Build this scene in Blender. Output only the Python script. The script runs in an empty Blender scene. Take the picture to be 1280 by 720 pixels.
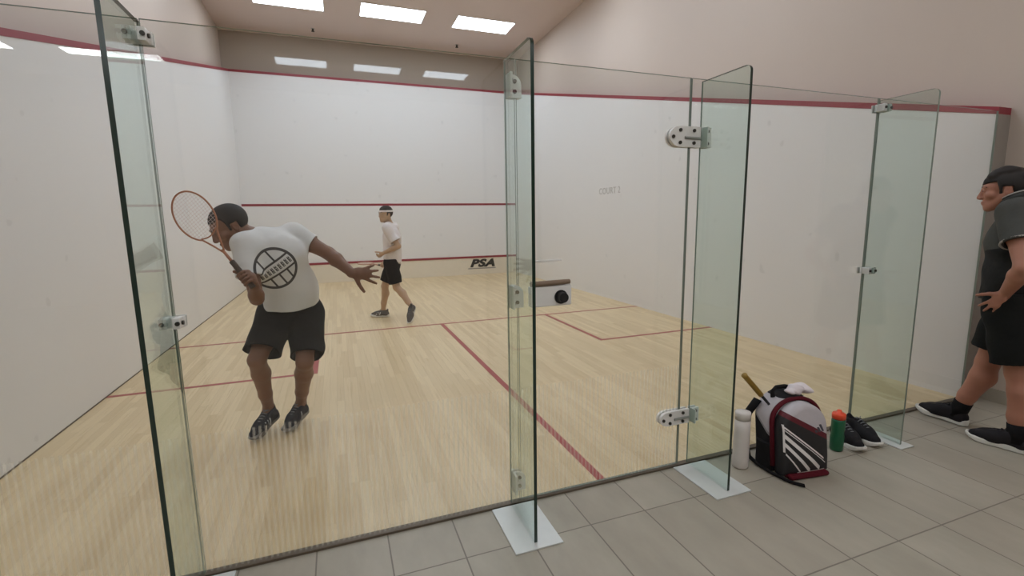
import bpy, bmesh, math, random
import numpy as np
from mathutils import Vector, Matrix

random.seed(7)
rng = np.random.default_rng(7)
SC = bpy.context.scene
COL = SC.collection
PI = math.pi

# ------------------------------------------------------------------ colours and materials
def lin(r, g, b):
    def f(c):
        c /= 255.0
        return c / 12.92 if c <= 0.04045 else ((c + 0.055) / 1.055) ** 2.4
    return (f(r), f(g), f(b), 1.0)

class X:
    """a scalar node socket with arithmetic"""
    def __init__(s, nt, sock):
        s.nt, s.sock = nt, sock
    def _m(s, op, *a):
        n = s.nt.nodes.new('ShaderNodeMath'); n.operation = op
        for i, v in enumerate((s,) + a):
            if isinstance(v, X): s.nt.links.new(v.sock, n.inputs[i])
            else: n.inputs[i].default_value = float(v)
        return X(s.nt, n.outputs[0])
    def __add__(s, o): return s._m('ADD', o)
    def __sub__(s, o): return s._m('SUBTRACT', o)
    def __mul__(s, o): return s._m('MULTIPLY', o)
    def __truediv__(s, o): return s._m('DIVIDE', o)
    def __neg__(s): return s._m('MULTIPLY', -1.0)
    def abs(s): return s._m('ABSOLUTE')
    def floor(s): return s._m('FLOOR')
    def fract(s): return s._m('FRACT')
    def sqrt(s): return s._m('SQRT')
    def lt(s, o): return s._m('LESS_THAN', o)
    def gt(s, o): return s._m('GREATER_THAN', o)
    def max(s, o): return s._m('MAXIMUM', o)
    def min(s, o): return s._m('MINIMUM', o)
    def pow(s, o): return s._m('POWER', o)

class Mat:
    def __init__(s, name, col=(0.5, 0.5, 0.5, 1), rough=0.6, metal=0.0, spec=0.5):
        s.m = bpy.data.materials.new(name); s.m.use_nodes = True
        s.nt = s.m.node_tree
        s.b = s.nt.nodes['Principled BSDF']
        s.b.inputs['Base Color'].default_value = col
        s.b.inputs['Roughness'].default_value = rough
        s.b.inputs['Metallic'].default_value = metal
        s.b.inputs['Specular IOR Level'].default_value = spec
        s._tc = None
    def tc(s):
        if s._tc is None: s._tc = s.nt.nodes.new('ShaderNodeTexCoord')
        return s._tc
    def xyz(s):
        n = s.nt.nodes.new('ShaderNodeSeparateXYZ')
        s.nt.links.new(s.tc().outputs['Object'], n.inputs[0])
        return [X(s.nt, o) for o in n.outputs]
    def comb(s, x, y, z=0.0):
        n = s.nt.nodes.new('ShaderNodeCombineXYZ')
        for i, v in enumerate((x, y, z)):
            if isinstance(v, X): s.nt.links.new(v.sock, n.inputs[i])
            else: n.inputs[i].default_value = v
        return n.outputs[0]
    def noise(s, vec, scale, detail=3.0, rough=0.5):
        n = s.nt.nodes.new('ShaderNodeTexNoise')
        n.inputs['Scale'].default_value = scale
        n.inputs['Detail'].default_value = detail
        n.inputs['Roughness'].default_value = rough
        s.nt.links.new(vec if vec is not None else s.tc().outputs['Object'], n.inputs['Vector'])
        return X(s.nt, n.outputs['Fac'])
    def white(s, vec):
        n = s.nt.nodes.new('ShaderNodeTexWhiteNoise'); n.noise_dimensions = '3D'
        s.nt.links.new(vec, n.inputs['Vector'])
        return X(s.nt, n.outputs['Value'])
    def mix(s, fac, a, b):
        n = s.nt.nodes.new('ShaderNodeMix'); n.data_type = 'RGBA'
        if isinstance(fac, X): s.nt.links.new(fac.sock, n.inputs[0])
        else: n.inputs[0].default_value = fac
        for i, v in ((6, a), (7, b)):
            if hasattr(v, 'links'): s.nt.links.new(v, n.inputs[i])
            else: n.inputs[i].default_value = v
        return n.outputs[2]
    def color(s, sock): s.nt.links.new(sock, s.b.inputs['Base Color'])
    def rough(s, x): s.nt.links.new(x.sock, s.b.inputs['Roughness'])
    def bump(s, x, strength=0.3, dist=0.01):
        n = s.nt.nodes.new('ShaderNodeBump')
        n.inputs['Strength'].default_value = strength
        n.inputs['Distance'].default_value = dist
        s.nt.links.new(x.sock, n.inputs['Height'])
        s.nt.links.new(n.outputs[0], s.b.inputs['Normal'])

def plain(name, rgb, rough=0.6, metal=0.0, spec=0.5, vary=0.06, scale=18.0):
    """procedural material: base tone with a faint noise variation"""
    m = Mat(name, lin(*rgb), rough, metal, spec)
    c = lin(*rgb)
    f = m.noise(None, scale)
    lo = tuple(v * (1 - vary) for v in c[:3]) + (1,)
    hi = tuple(min(1, v * (1 + vary)) for v in c[:3]) + (1,)
    m.color(m.mix(f, lo, hi))
    return m.m

def fabric(name, rgb, rough=0.9, bump=0.25):
    m = Mat(name, lin(*rgb), rough, 0.0, 0.2)
    c = lin(*rgb)
    f = m.noise(None, 9.0, 4.0)
    m.color(m.mix(f, tuple(v * .9 for v in c[:3]) + (1,), tuple(min(1, v * 1.1) for v in c[:3]) + (1,)))
    m.bump(m.noise(None, 14.0, 3.0), bump, 0.03)
    return m.m

def skin(name, rgb):
    m = Mat(name, lin(*rgb), 0.5, 0.0, 0.4)
    c = lin(*rgb)
    f = m.noise(None, 12.0, 4.0)
    m.color(m.mix(f, tuple(v * .88 for v in c[:3]) + (1,), tuple(min(1, v * 1.12) for v in c[:3]) + (1,)))
    m.b.inputs['Subsurface Weight'].default_value = 0.08
    m.b.inputs['Subsurface Radius'].default_value = (0.01, 0.004, 0.002)
    return m.m

def glass_mat(name, tint, stripes=False):
    m = Mat(name); nt = m.nt
    nt.nodes.remove(m.b)
    out = nt.nodes['Material Output']
    tr = nt.nodes.new('ShaderNodeBsdfTransparent'); tr.inputs[0].default_value = tint + (1,)
    gl = nt.nodes.new('ShaderNodeBsdfGlossy'); gl.inputs['Roughness'].default_value = 0.0
    gl.inputs[0].default_value = (1, 1, 1, 1)
    lw = nt.nodes.new('ShaderNodeLayerWeight'); lw.inputs[0].default_value = 0.5
    geo = nt.nodes.new('ShaderNodeNewGeometry')
    dp = nt.nodes.new('ShaderNodeVectorMath'); dp.operation = 'DOT_PRODUCT'
    nt.links.new(geo.outputs['Normal'], dp.inputs[0]); nt.links.new(geo.outputs['Incoming'], dp.inputs[1])
    cosv = X(nt, dp.outputs['Value']).abs()
    nt.nodes.remove(lw)
    fr = (cosv * -1.0 + 1.0).max(0.0).pow(5.0) * 0.96 + 0.04
    mx = nt.nodes.new('ShaderNodeMixShader')
    nt.links.new(fr.sock, mx.inputs[0]); nt.links.new(tr.outputs[0], mx.inputs[1]); nt.links.new(gl.outputs[0], mx.inputs[2])
    last = mx.outputs[0]
    if stripes:   # fine vertical pale lines on the lower part of the pane
        x, y, z = m.xyz()
        line = (x / 0.0225).fract().lt(0.45)
        band = z.lt(0.61 ) * y.lt(-0.0055)
        mask = line * band * 0.26
        df = nt.nodes.new('ShaderNodeBsdfTranslucent'); df.inputs[0].default_value = (.95, .91, .80, 1)
        m2 = nt.nodes.new('ShaderNodeMixShader')
        nt.links.new(mask.sock, m2.inputs[0]); nt.links.new(last, m2.inputs[1]); nt.links.new(df.outputs[0], m2.inputs[2])
        last = m2.outputs[0]
    nt.links.new(last, out.inputs['Surface'])
    return m.m

def emitter(name, rgb, strength):
    m = Mat(name); nt = m.nt; nt.nodes.remove(m.b)
    e = nt.nodes.new('ShaderNodeEmission'); e.inputs[0].default_value = rgb + (1,); e.inputs[1].default_value = strength
    nt.links.new(e.outputs[0], nt.nodes['Material Output'].inputs['Surface'])
    return m.m

# ------------------------------------------------------------------ object helpers
def props(o, label=None, cat=None, group=None, kind=None):
    if label: o['label'] = label
    if cat: o['category'] = cat
    if group: o['group'] = group
    if kind: o['kind'] = kind
    return o

def link(name, me, parent=None, loc=(0, 0, 0)):
    o = bpy.data.objects.new(name, me); COL.objects.link(o)
    o.location = loc
    if parent is not None: o.parent = parent
    return o

def obj(name, bm, mats, parent=None, smooth=False, loc=(0, 0, 0)):
    me = bpy.data.meshes.new(name)
    bmesh.ops.recalc_face_normals(bm, faces=bm.faces)
    bm.to_mesh(me); bm.free()
    for m in (mats if isinstance(mats, (list, tuple)) else [mats]): me.materials.append(m)
    if smooth:
        me.polygons.foreach_set('use_smooth', [True] * len(me.polygons))
    return link(name, me, parent, loc)

def empty(name, loc, label, cat, group=None, rz=0.0):
    o = bpy.data.objects.new(name, None); COL.objects.link(o)
    o.location = loc; o.rotation_euler = (0, 0, rz); o.empty_display_size = .1
    return props(o, label, cat, group)

def add_box(bm, lo, hi, mi=0, bevel=0.0):
    g = bmesh.ops.create_cube(bm, size=1.0)
    vs = g['verts']
    for v in vs:
        v.co = Vector([lo[i] + (v.co[i] + .5) * (hi[i] - lo[i]) for i in range(3)])
    fs = list({f for v in vs for f in v.link_faces})
    for f in fs: f.material_index = mi
    if bevel > 0:
        es = list({e for v in vs for e in v.link_edges})
        r = bmesh.ops.bevel(bm, geom=es, offset=bevel, segments=2, affect='EDGES', profile=.5)
        for f in r['faces']: f.material_index = mi

def add_prism(bm, poly, axis, a, b, mi=0):
    """polygon (2-d points) extruded along an axis from a to b"""
    def P(p, t):
        if axis == 0: return (t, p[0], p[1])
        if axis == 1: return (p[0], t, p[1])
        return (p[0], p[1], t)
    A = [bm.verts.new(P(p, a)) for p in poly]; B = [bm.verts.new(P(p, b)) for p in poly]
    n = len(poly)
    fs = [bm.faces.new(A), bm.faces.new(B[::-1])]
    for i in range(n):
        fs.append(bm.faces.new((A[i], B[i], B[(i + 1) % n], A[(i + 1) % n])))
    for f in fs: f.material_index = mi
    return fs

def add_cyl(bm, a, b, r0, r1=None, seg=20, mi=0, caps=True):
    r1 = r0 if r1 is None else r1
    a, b = Vector(a), Vector(b)
    q = (b - a).to_track_quat('Z', 'Y')
    rings = []
    for c, r in ((a, r0), (b, r1)):
        rings.append([bm.verts.new(c + q @ Vector((r * math.cos(t), r * math.sin(t), 0))) for t in [2 * PI * i / seg for i in range(seg)]])
    for i in range(seg):
        f = bm.faces.new((rings[0][i], rings[0][(i + 1) % seg], rings[1][(i + 1) % seg], rings[1][i])); f.material_index = mi
    if caps:
        f = bm.faces.new(rings[0][::-1]); f.material_index = mi
        f = bm.faces.new(rings[1]); f.material_index = mi

def add_lathe(bm, prof, seg=32, mi=0, c=(0, 0)):
    rings = []
    for r, z in prof:
        rings.append([bm.verts.new((c[0] + r * math.cos(t), c[1] + r * math.sin(t), z)) for t in [2 * PI * i / seg for i in range(seg)]])
    for k in range(len(rings) - 1):
        for i in range(seg):
            f = bm.faces.new((rings[k][i], rings[k][(i + 1) % seg], rings[k + 1][(i + 1) % seg], rings[k + 1][i])); f.material_index = mi
    bm.faces.new(rings[0][::-1]).material_index = mi
    bm.faces.new(rings[-1]).material_index = mi

def add_tube(bm, pts, r, seg=8, closed=False, mi=0, flat=None):
    """tube along a polyline; flat=(vector, scale) squashes it along a direction"""
    pts = [Vector(p) for p in pts]; n = len(pts)
    rs = r if isinstance(r, (list, tuple)) else [r] * n
    up = None; rings = []
    for i, p in enumerate(pts):
        if closed: t = pts[(i + 1) % n] - pts[i - 1]
        else: t = pts[min(i + 1, n - 1)] - pts[max(i - 1, 0)]
        t.normalize()
        if up is None:
            up = t.orthogonal().normalized()
        up = (up - t * up.dot(t)).normalized()
        w = t.cross(up)
        ring = []
        for j in range(seg):
            a = 2 * PI * j / seg
            d = (up * math.cos(a) + w * math.sin(a)) * rs[i]
            if flat is not None:
                fv, fs = flat; fv = Vector(fv); d = d - fv * d.dot(fv) * (1 - fs)
            ring.append(bm.verts.new(p + d))
        rings.append(ring)
    m = n if closed else n - 1
    for i in range(m):
        A, B = rings[i], rings[(i + 1) % n]
        off = 0
        if closed and i == n - 1:
            off = min(range(seg), key=lambda o: (A[0].co - B[o].co).length)
        for j in range(seg):
            f = bm.faces.new((A[j], A[(j + 1) % seg], B[(j + 1 + off) % seg], B[(j + off) % seg])); f.material_index = mi
    if not closed:
        bm.faces.new(rings[0][::-1]).material_index = mi
        bm.faces.new(rings[-1]).material_index = mi

# ------------------------------------------------------------------ smooth solid modelling on a grid
class Solid:
    def __init__(s, lo, hi, h):
        s.lo = np.array(lo, float); s.h = h
        s.n = np.ceil((np.array(hi, float) - s.lo) / h).astype(int) + 1
        s.ax = [(s.lo[i] + h * np.arange(s.n[i])).astype(np.float32) for i in range(3)]
        s.F = np.full(s.n, 1.0, np.float32)
    def _sl(s, lo, hi):
        sl = []
        for i in range(3):
            a = int(max(0, math.floor((lo[i] - s.lo[i]) / s.h))); b = int(min(s.n[i], math.ceil((hi[i] - s.lo[i]) / s.h) + 1))
            if b <= a: return None
            sl.append(slice(a, b))
        return tuple(sl)
    def func(s, fn, lo, hi, k=.015, op='add'):
        mg = k + 3 * s.h + .01
        sl = s._sl([v - mg for v in lo], [v + mg for v in hi])
        if sl is None: return
        P = (s.ax[0][sl[0]][:, None, None], s.ax[1][sl[1]][None, :, None], s.ax[2][sl[2]][None, None, :])
        d = fn(*P)
        F = s.F[sl]
        if op == 'add':
            if k <= 0: s.F[sl] = np.minimum(F, d); return
            t = np.clip(.5 + .5 * (F - d) / k, 0, 1)
            s.F[sl] = F + (d - F) * t - k * t * (1 - t)
        else:
            d = -d
            if k <= 0: s.F[sl] = np.maximum(F, d); return
            t = np.clip(.5 - .5 * (F - d) / k, 0, 1)
            s.F[sl] = F + (d - F) * t + k * t * (1 - t)
    def cone(s, a, b, ra, rb, k=.015, op='add', flat=None, cap=None, cap0=None):
        """rounded cone; flat=(n, f): f times thinner along n; cap: cut square at b (cap metres beyond it)"""
        a = np.array(a, float); b = np.array(b, float); ba = b - a; L2 = float(ba @ ba) + 1e-12; L = math.sqrt(L2)
        def fn(x, y, z):
            px, py, pz = x - a[0], y - a[1], z - a[2]
            t = np.clip((px * ba[0] + py * ba[1] + pz * ba[2]) / L2, 0, 1)
            qx, qy, qz = px - t * ba[0], py - t * ba[1], pz - t * ba[2]
            if flat is not None:
                n, f = np.array(flat[0], float), flat[1]; n = n / np.linalg.norm(n)
                c = (qx * n[0] + qy * n[1] + qz * n[2]) * (f - 1)
                qx, qy, qz = qx + c * n[0], qy + c * n[1], qz + c * n[2]
            d = np.sqrt(qx * qx + qy * qy + qz * qz) - (ra + (rb - ra) * t)
            if cap is not None: d = np.maximum(d, (px * ba[0] + py * ba[1] + pz * ba[2]) / L - L - cap)
            if cap0 is not None: d = np.maximum(d, -(px * ba[0] + py * ba[1] + pz * ba[2]) / L - cap0)
            return d.astype(np.float32)
        r = max(ra, rb)
        s.func(fn, np.minimum(a, b) - r, np.maximum(a, b) + r, k, op)
    def ball(s, c, r, k=.015, op='add', R=None):
        """ellipsoid; R columns are its axes"""
        c = np.array(c, float); r = np.array(r, float) * np.ones(3); R = np.eye(3) if R is None else np.array(R)
        def fn(x, y, z):
            p = (x - c[0], y - c[1], z - c[2])
            q = [(p[0] * R[0, i] + p[1] * R[1, i] + p[2] * R[2, i]) / r[i] for i in range(3)]
            l = np.sqrt(q[0] ** 2 + q[1] ** 2 + q[2] ** 2)
            return ((l - 1) * r.min()).astype(np.float32)
        m = r.max()
        s.func(fn, c - m, c + m, k, op)
    def chain(s, pts, k=.015, flat=None):
        for (a, ra), (b, rb) in zip(pts, pts[1:]): s.cone(a, b, ra, rb, k, flat=flat)
    def cut(s, p, n):
        p, n = np.array(p, float), np.array(n, float); n /= np.linalg.norm(n)
        d = (s.ax[0][:, None, None] - p[0]) * n[0] + (s.ax[1][None, :, None] - p[1]) * n[1] + (s.ax[2][None, None, :] - p[2]) * n[2]
        s.F = np.maximum(s.F, d.astype(np.float32))
    def warp(s, fn):
        s.F = s.F + fn(s.ax[0][:, None, None], s.ax[1][None, :, None], s.ax[2][None, None, :]).astype(np.float32)
    def mesh(s, name, smooth=1, keep=True):
        F = np.pad(s.F, 1, constant_values=1.0); I = F < 0
        c = [I[:-1, :-1, :-1], I[1:, :-1, :-1], I[:-1, 1:, :-1], I[1:, 1:, :-1], I[:-1, :-1, 1:], I[1:, :-1, 1:], I[:-1, 1:, 1:], I[1:, 1:, 1:]]
        al = c[0].copy(); an = c[0].copy()
        for q in c[1:]: al &= q; an |= q
        act = an & ~al
        ii = np.argwhere(act)
        idx = np.full(act.shape, -1, np.int64); idx[act] = np.arange(len(ii))
        offs = np.array([(0, 0, 0), (1, 0, 0), (0, 1, 0), (1, 1, 0), (0, 0, 1), (1, 0, 1), (0, 1, 1), (1, 1, 1)])
        vals = np.stack([F[ii[:, 0] + o[0], ii[:, 1] + o[1], ii[:, 2] + o[2]] for o in offs], 1)
        acc = np.zeros((len(ii), 3)); cnt = np.zeros(len(ii))
        for a in range(8):
            for b in range(a + 1, 8):
                if np.abs(offs[a] - offs[b]).sum() != 1: continue
                va, vb = vals[:, a], vals[:, b]; m = (va < 0) != (vb < 0)
                t = np.where(m, va / np.where(m, va - vb, 1), 0)
                acc += np.where(m[:, None], offs[a] + t[:, None] * (offs[b] - offs[a]), 0); cnt += m
        V = ii + acc / cnt[:, None]
        quads = []
        for ax in range(3):
            u, w = (ax + 1) % 3, (ax + 2) % 3
            sa = [slice(None)] * 3; sb = [slice(None)] * 3; sa[ax] = slice(None, -1); sb[ax] = slice(1, None)
            A, B = I[tuple(sa)], I[tuple(sb)]
            e = np.argwhere(A != B)
            e = e[(e[:, u] > 0) & (e[:, w] > 0)]
            f = A[e[:, 0], e[:, 1], e[:, 2]]
            def cell(du, dw):
                q = e.copy(); q[:, u] -= du; q[:, w] -= dw
                return idx[q[:, 0], q[:, 1], q[:, 2]]
            Q = np.stack([cell(1, 1), cell(0, 1), cell(0, 0), cell(1, 0)], 1)
            Q[~f] = Q[~f][:, ::-1]
            quads.append(Q)
        Q = np.concatenate(quads)
        Q = Q[(Q >= 0).all(1)]
        E = np.concatenate([Q[:, [0, 1]], Q[:, [1, 2]], Q[:, [2, 3]], Q[:, [3, 0]]]); nv = len(V)
        for _ in range(smooth):
            for lam in (.5, -.45):
                S = np.stack([np.bincount(E[:, 0], V[E[:, 1], i], nv) + np.bincount(E[:, 1], V[E[:, 0], i], nv) for i in range(3)], 1)
                n = np.bincount(E[:, 0], minlength=nv) + np.bincount(E[:, 1], minlength=nv)
                V = V + lam * (S / np.maximum(n, 1)[:, None] - V)
        V = s.lo + (V - 1) * s.h
        me = bpy.data.meshes.new(name)
        me.vertices.add(nv); me.vertices.foreach_set('co', V.astype(np.float32).ravel())
        me.loops.add(Q.size); me.loops.foreach_set('vertex_index', Q.astype(np.int32).ravel())
        me.polygons.add(len(Q)); me.polygons.foreach_set('loop_start', np.arange(0, Q.size, 4, dtype=np.int32))
        me.polygons.foreach_set('use_smooth', [True] * len(Q))
        me.update(calc_edges=True); me.validate()
        return me
    def obj(s, name, mat, parent=None, smooth=1):
        me = s.mesh(name, smooth); me.materials.append(mat)
        o = link(name, me, parent)
        if parent is not None:      # modelled in world space: keep it there
            o.matrix_parent_inverse = Matrix.Identity(4)
            if parent.type == 'EMPTY' or parent.data is None:
                inv = parent.matrix_world.copy() if False else root_matrix(parent).inverted()
                me.transform(inv)
            else:
                me.transform(root_matrix(parent).inverted())
        return o

def root_matrix(o):
    m = Matrix.Identity(4)
    while o is not None:
        m = o.matrix_basis @ m
        o = o.parent
    return m

V3 = lambda *a: np.array(a, float)
def unit(v):
    v = np.array(v, float); return v / np.linalg.norm(v)
# ------------------------------------------------------------------ palette
def wall_panel(name, rgb, rough, spec):
    m = Mat(name, lin(*rgb), rough, 0, spec)
    c = lin(*rgb)
    n = m.noise(None, .8, 3)
    x, y, z = m.xyz()
    # faint ball marks
    k = m.noise(None, 7.0, 1.0)
    mark = k.gt(.74) * .12
    base = m.mix(n, tuple(v * .97 for v in c[:3]) + (1,), c)
    m.color(m.mix(mark, base, lin(120, 118, 116)))
    return m.m

M = {}
M['panel'] = wall_panel('court_wall_panel', (229, 227, 226), .42, .35)
M['tin'] = plain('tin_cream', (226, 216, 198), .45)
M['paint'] = plain('beige_paint', (198, 184, 172), .55, vary=.02, scale=1.5)
M['gloss_paint'] = plain('beige_gloss_paint', (170, 158, 146), .04, spec=.5, vary=.01, scale=1.0)
M['ceil'] = plain('ceiling_paint', (205, 192, 186), .8, vary=.02, scale=1.2)
M['red'] = plain('red_line_paint', (142, 42, 56), .45, vary=.05)
M['redfloor'] = plain('red_floor_line', (160, 50, 46), .35, vary=.08)
M['endgrey'] = plain('grey_edge', (150, 142, 134), .6)
M['white_metal'] = plain('brushed_white_metal', (214, 216, 214), .35, .15)
M['hinge_white'] = plain('white_hinge_enamel', (236, 232, 228), .35)
M['steel'] = plain('satin_steel', (176, 176, 174), .3, .8)
M['bolt'] = plain('dark_bolt', (70, 66, 62), .4, .6)
M['black'] = plain('black_rubber', (22, 21, 21), .5)
M['lever'] = plain('bronze_lever', (134, 112, 92), .4, .2)
M['edge'] = plain('green_glass_edge', (28, 48, 40), .2, spec=.6)
M['edge_soft'] = plain('pale_glass_edge', (120, 132, 122), .2, spec=.6)
M['glass'] = glass_mat('pane_glass', (.952, .960, .955), True)
M['glass_plain'] = glass_mat('pane_glass_clear', (.952, .960, .955))
M['fin'] = glass_mat('fin_glass', (.885, .945, .922))
M['ink'] = plain('black_lettering', (28, 26, 27), .5)
M['greyink'] = plain('grey_lettering', (186, 182, 178), .6)
M['frame'] = plain('light_frame', (225, 222, 218), .5)
M['chan'] = plain('channel_and_shadow_line', (98, 86, 72), .5, .3)

def court_floor():
    m = Mat('maple_boards', rough=.34, spec=.45)
    x, y, z = m.xyz()
    u = x / .057
    bi = u.floor()
    sh = m.white(m.comb(bi, 0.0, 3.0)) * 7.0
    v = y / .95 + sh
    pi_ = v.floor()
    t = m.white(m.comb(bi, pi_, 1.0))
    grain = m.noise(m.comb(x * 55.0, y * 1.6, t * 20.0), 1.0, 4.0, .6)
    big = m.noise(None, .55, 2.0)
    a, b, c = lin(232, 210, 170), lin(211, 186, 144), lin(193, 164, 119)
    c1 = m.mix(t, a, b)
    c2 = m.mix(grain.gt(.60) * .32 + grain * .25, c1, c)
    c3 = m.mix(big * .25, c2, lin(222, 198, 152))
    gap = ((u.fract() - .5).abs().gt(.482)).max((v.fract() - .5).abs().gt(.4985)) * .28
    m.color(m.mix(gap, c3, lin(120, 92, 60)))
    m.rough(grain * .12 + .28)
    return m.m
M['court'] = court_floor()

def tile_floor():
    m = Mat('taupe_floor_tile', rough=.38, spec=.4)
    x, y, z = m.xyz()
    u = (x - 1.432) / .3035; v = (y + .298) / .597
    ti = m.white(m.comb(u.floor(), v.floor(), 5.0))
    cl = m.noise(m.comb(x * 2.2 + ti * 9.0, y * .9, 0.0), 2.2, 5.0, .6)
    c1 = m.mix(cl, lin(140, 133, 119), lin(190, 182, 166))
    c2 = m.mix(ti * .35, c1, lin(158, 147, 133))
    g = ((u.fract() - .5).abs().gt(.4895)).max((v.fract() - .5).abs().gt(.4948))
    m.color(m.mix(g * .8, c2, lin(104, 96, 86)))
    m.rough(cl * .15 + .3)
    return m.m
M['tile'] = tile_floor()

# ------------------------------------------------------------------ the room
CZ = 5.46            # ceiling
LZ = 3.95            # lobby ceiling
def struct(name, bm, m, parent=None, smooth=False):
    o = obj(name, bm, m, parent, smooth)
    if parent is None: o['kind'] = 'structure'
    return o

bm = bmesh.new(); add_box(bm, (-.15, 0.0, -.12), (6.55, 9.9, 0)); floor_c = struct('floor', bm, M['court'])
floor_c.name = 'floor'
bm = bmesh.new(); add_box(bm, (-4.5, -8.5, -.12), (6.55, -.0005, 0)); floor_l = struct('floor_lobby', bm, M['tile'])
# line markings on the boards
def marking(x0, y0, x1, y1):
    bm = bmesh.new(); add_box(bm, (x0, y0, -.002), (x1, y1, .0012)); obj('line_marking', bm, M['redfloor'], floor_c)
marking(.0, 4.26, 6.4, 4.31)                 # short line
marking(3.175, .012, 3.225, 4.26)            # half court line
marking(4.75, 2.635, 4.80, 4.26); marking(4.80, 2.635, 6.4, 2.685)
marking(1.60, 2.635, 1.65, 4.26); marking(0, 2.635, 1.60, 2.685)

# structural walls behind the court panels
bm = bmesh.new(); add_box(bm, (6.55, -8.5, -.12), (6.7, 10.05, CZ + .1)); wall_right = struct('wall_right', bm, M['paint'])
bm = bmesh.new(); add_box(bm, (-.3, 0.0, -.12), (-.15, 10.05, CZ + .1)); wall_left = struct('wall_left', bm, M['paint'])
bm = bmesh.new(); add_box(bm, (-.15, 9.9, -.12), (6.55, 10.05, CZ + .1)); wall_front = struct('wall_front', bm, M['gloss_paint'])
bm = bmesh.new(); add_box(bm, (-.3, -.35, CZ), (6.7, 10.05, CZ + .12)); ceil = struct('ceiling', bm, M['ceil'])
# lobby shell
bm = bmesh.new(); add_box(bm, (-4.5, -8.65, -.12), (6.7, -8.5, LZ + .1)); struct('wall_back', bm, M['paint'])
bm = bmesh.new(); add_box(bm, (-4.65, -8.65, -.12), (-4.5, .15, LZ + .1)); struct('wall_lobby_left', bm, M['paint'])
bm = bmesh.new(); add_box(bm, (-4.5, 0, -.12), (-.3, .15, LZ + .1)); struct('wall_lobby_front', bm, M['paint'])
bm = bmesh.new(); add_box(bm, (-4.65, -8.65, LZ), (6.55, -.5, LZ + .12)); struct('ceiling_lobby', bm, M['ceil'])
bm = bmesh.new(); add_box(bm, (-4.65, -.5, LZ), (6.55, -.35, CZ + .12)); struct('wall_bulkhead', bm, M['paint'])
bm = bmesh.new(); add_box(bm, (-4.65, -.35, LZ), (-.3, .15, LZ + .12)); struct('trim_4', bm, M['paint'])
# end return of the left side wall where it meets the lobby
# court playing panels, their top edge slopes from the front wall down to the glass
def side_panel(name, xa, xb):
    bm = bmesh.new(); add_prism(bm, [(0.0, 0), (9.75, 0), (9.75, 4.57), (0.0, 2.13)], 0, xa, xb)
    return struct(name, bm, M['panel'])
wl = side_panel('wall_left_panel', -.15, 0.0)
wr = side_panel('wall_right_panel', 6.4, 6.55)
bm = bmesh.new(); add_box(bm, (-.15, 9.75, .48), (6.55, 9.9, 4.57)); wf = struct('wall_front_panel', bm, M['panel'])
bm = bmesh.new(); add_box(bm, (-.15, 9.75, 0), (6.55, 9.9, .43)); tin = struct('wall_front_tin', bm, M['tin'])
# red lines
def sloped_line(xa, xb, parent):
    bm = bmesh.new(); add_prism(bm, [(-.004, 2.13), (9.752, 4.57), (9.752, 4.62), (-.004, 2.18)], 0, xa, xb)
    obj('out_line', bm, M['red'], parent)
sloped_line(-.15, .004, wl); sloped_line(6.396, 6.55, wr)
bm = bmesh.new(); add_box(bm, (-.15, 9.745, 4.57), (6.55, 9.9, 4.62)); obj('out_line', bm, M['red'], wf)
bm = bmesh.new(); add_box(bm, (0, 9.747, 1.78), (6.4, 9.76, 1.83)); obj('service_line', bm, M['red'], wf)
bm = bmesh.new(); add_box(bm, (-.15, 9.738, .43), (6.55, 9.9, .48)); obj('tin_line', bm, M['red'], tin)
bm = bmesh.new(); add_box(bm, (6.402, -.006, 0), (6.55, .0, 2.13)); obj('end_face', bm, M['endgrey'], wr)
bm = bmesh.new(); add_box(bm, (0.0, -.02, 0), (6.4, .014, .011)); struct('trim_1', bm, M['chan'])
bm = bmesh.new(); add_box(bm, (0, .014, 0), (.003, 9.75, .010)); struct('shadow_line_left', bm, M['chan'])  # dark strip standing in for the shadow line where wall meets floor
bm = bmesh.new(); add_box(bm, (6.535, -8.5, 0), (6.55, -.006, .1)); struct('baseboard_right', bm, M['tile'])
bm = bmesh.new(); add_box(bm, (-.15, 9.86, CZ - .03), (6.55, 9.9, CZ)); struct('trim_2', bm, M['ceil'])

# ------------------------------------------------------------------ lights in the ceilings
E_COURT, E_LOBBY = 13.4, 20.0
M['lamp'] = emitter('court_lamp_diffuser', (.86, .96, 1.07), E_COURT)
M['lamp_b'] = emitter('back_row_lamp_diffuser', (.86, .96, 1.07), E_COURT * .8)
M['lamp_l'] = emitter('lobby_lamp_diffuser', (.94, .97, 1.0), E_LOBBY)
def troffer(x, y, z, w, d, mat, label, group):
    t = empty('ceiling_light', (x, y, z), label, 'ceiling light', group)
    bm = bmesh.new()
    e = .018
    for lo, hi in (((-w/2-e, -d/2-e), (w/2+e, -d/2)), ((-w/2-e, d/2), (w/2+e, d/2+e)), ((-w/2-e, -d/2), (-w/2, d/2)), ((w/2, -d/2), (w/2+e, d/2))):
        add_box(bm, lo + (-.012,), hi + (0,))
    obj('frame', bm, M['frame'], t)
    bm = bmesh.new(); add_box(bm, (-w/2, -d/2, -.008), (w/2, d/2, -.001)); obj('diffuser', bm, mat, t)
rows = [(8.05, 'row nearest the front wall'), (5.0, 'row over the middle of the court'), (1.95, 'row nearest the glass wall')]
for y, rn in rows:
    for x, cn in ((1.34, 'left'), (3.215, 'centre'), (5.07, 'right')):
        troffer(x, y, CZ, 1.2, .6, M['lamp'] if y > 3 else M['lamp_b'], f'{cn} rectangular ceiling light panel in the {rn}', 'court ceiling lights')
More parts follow.
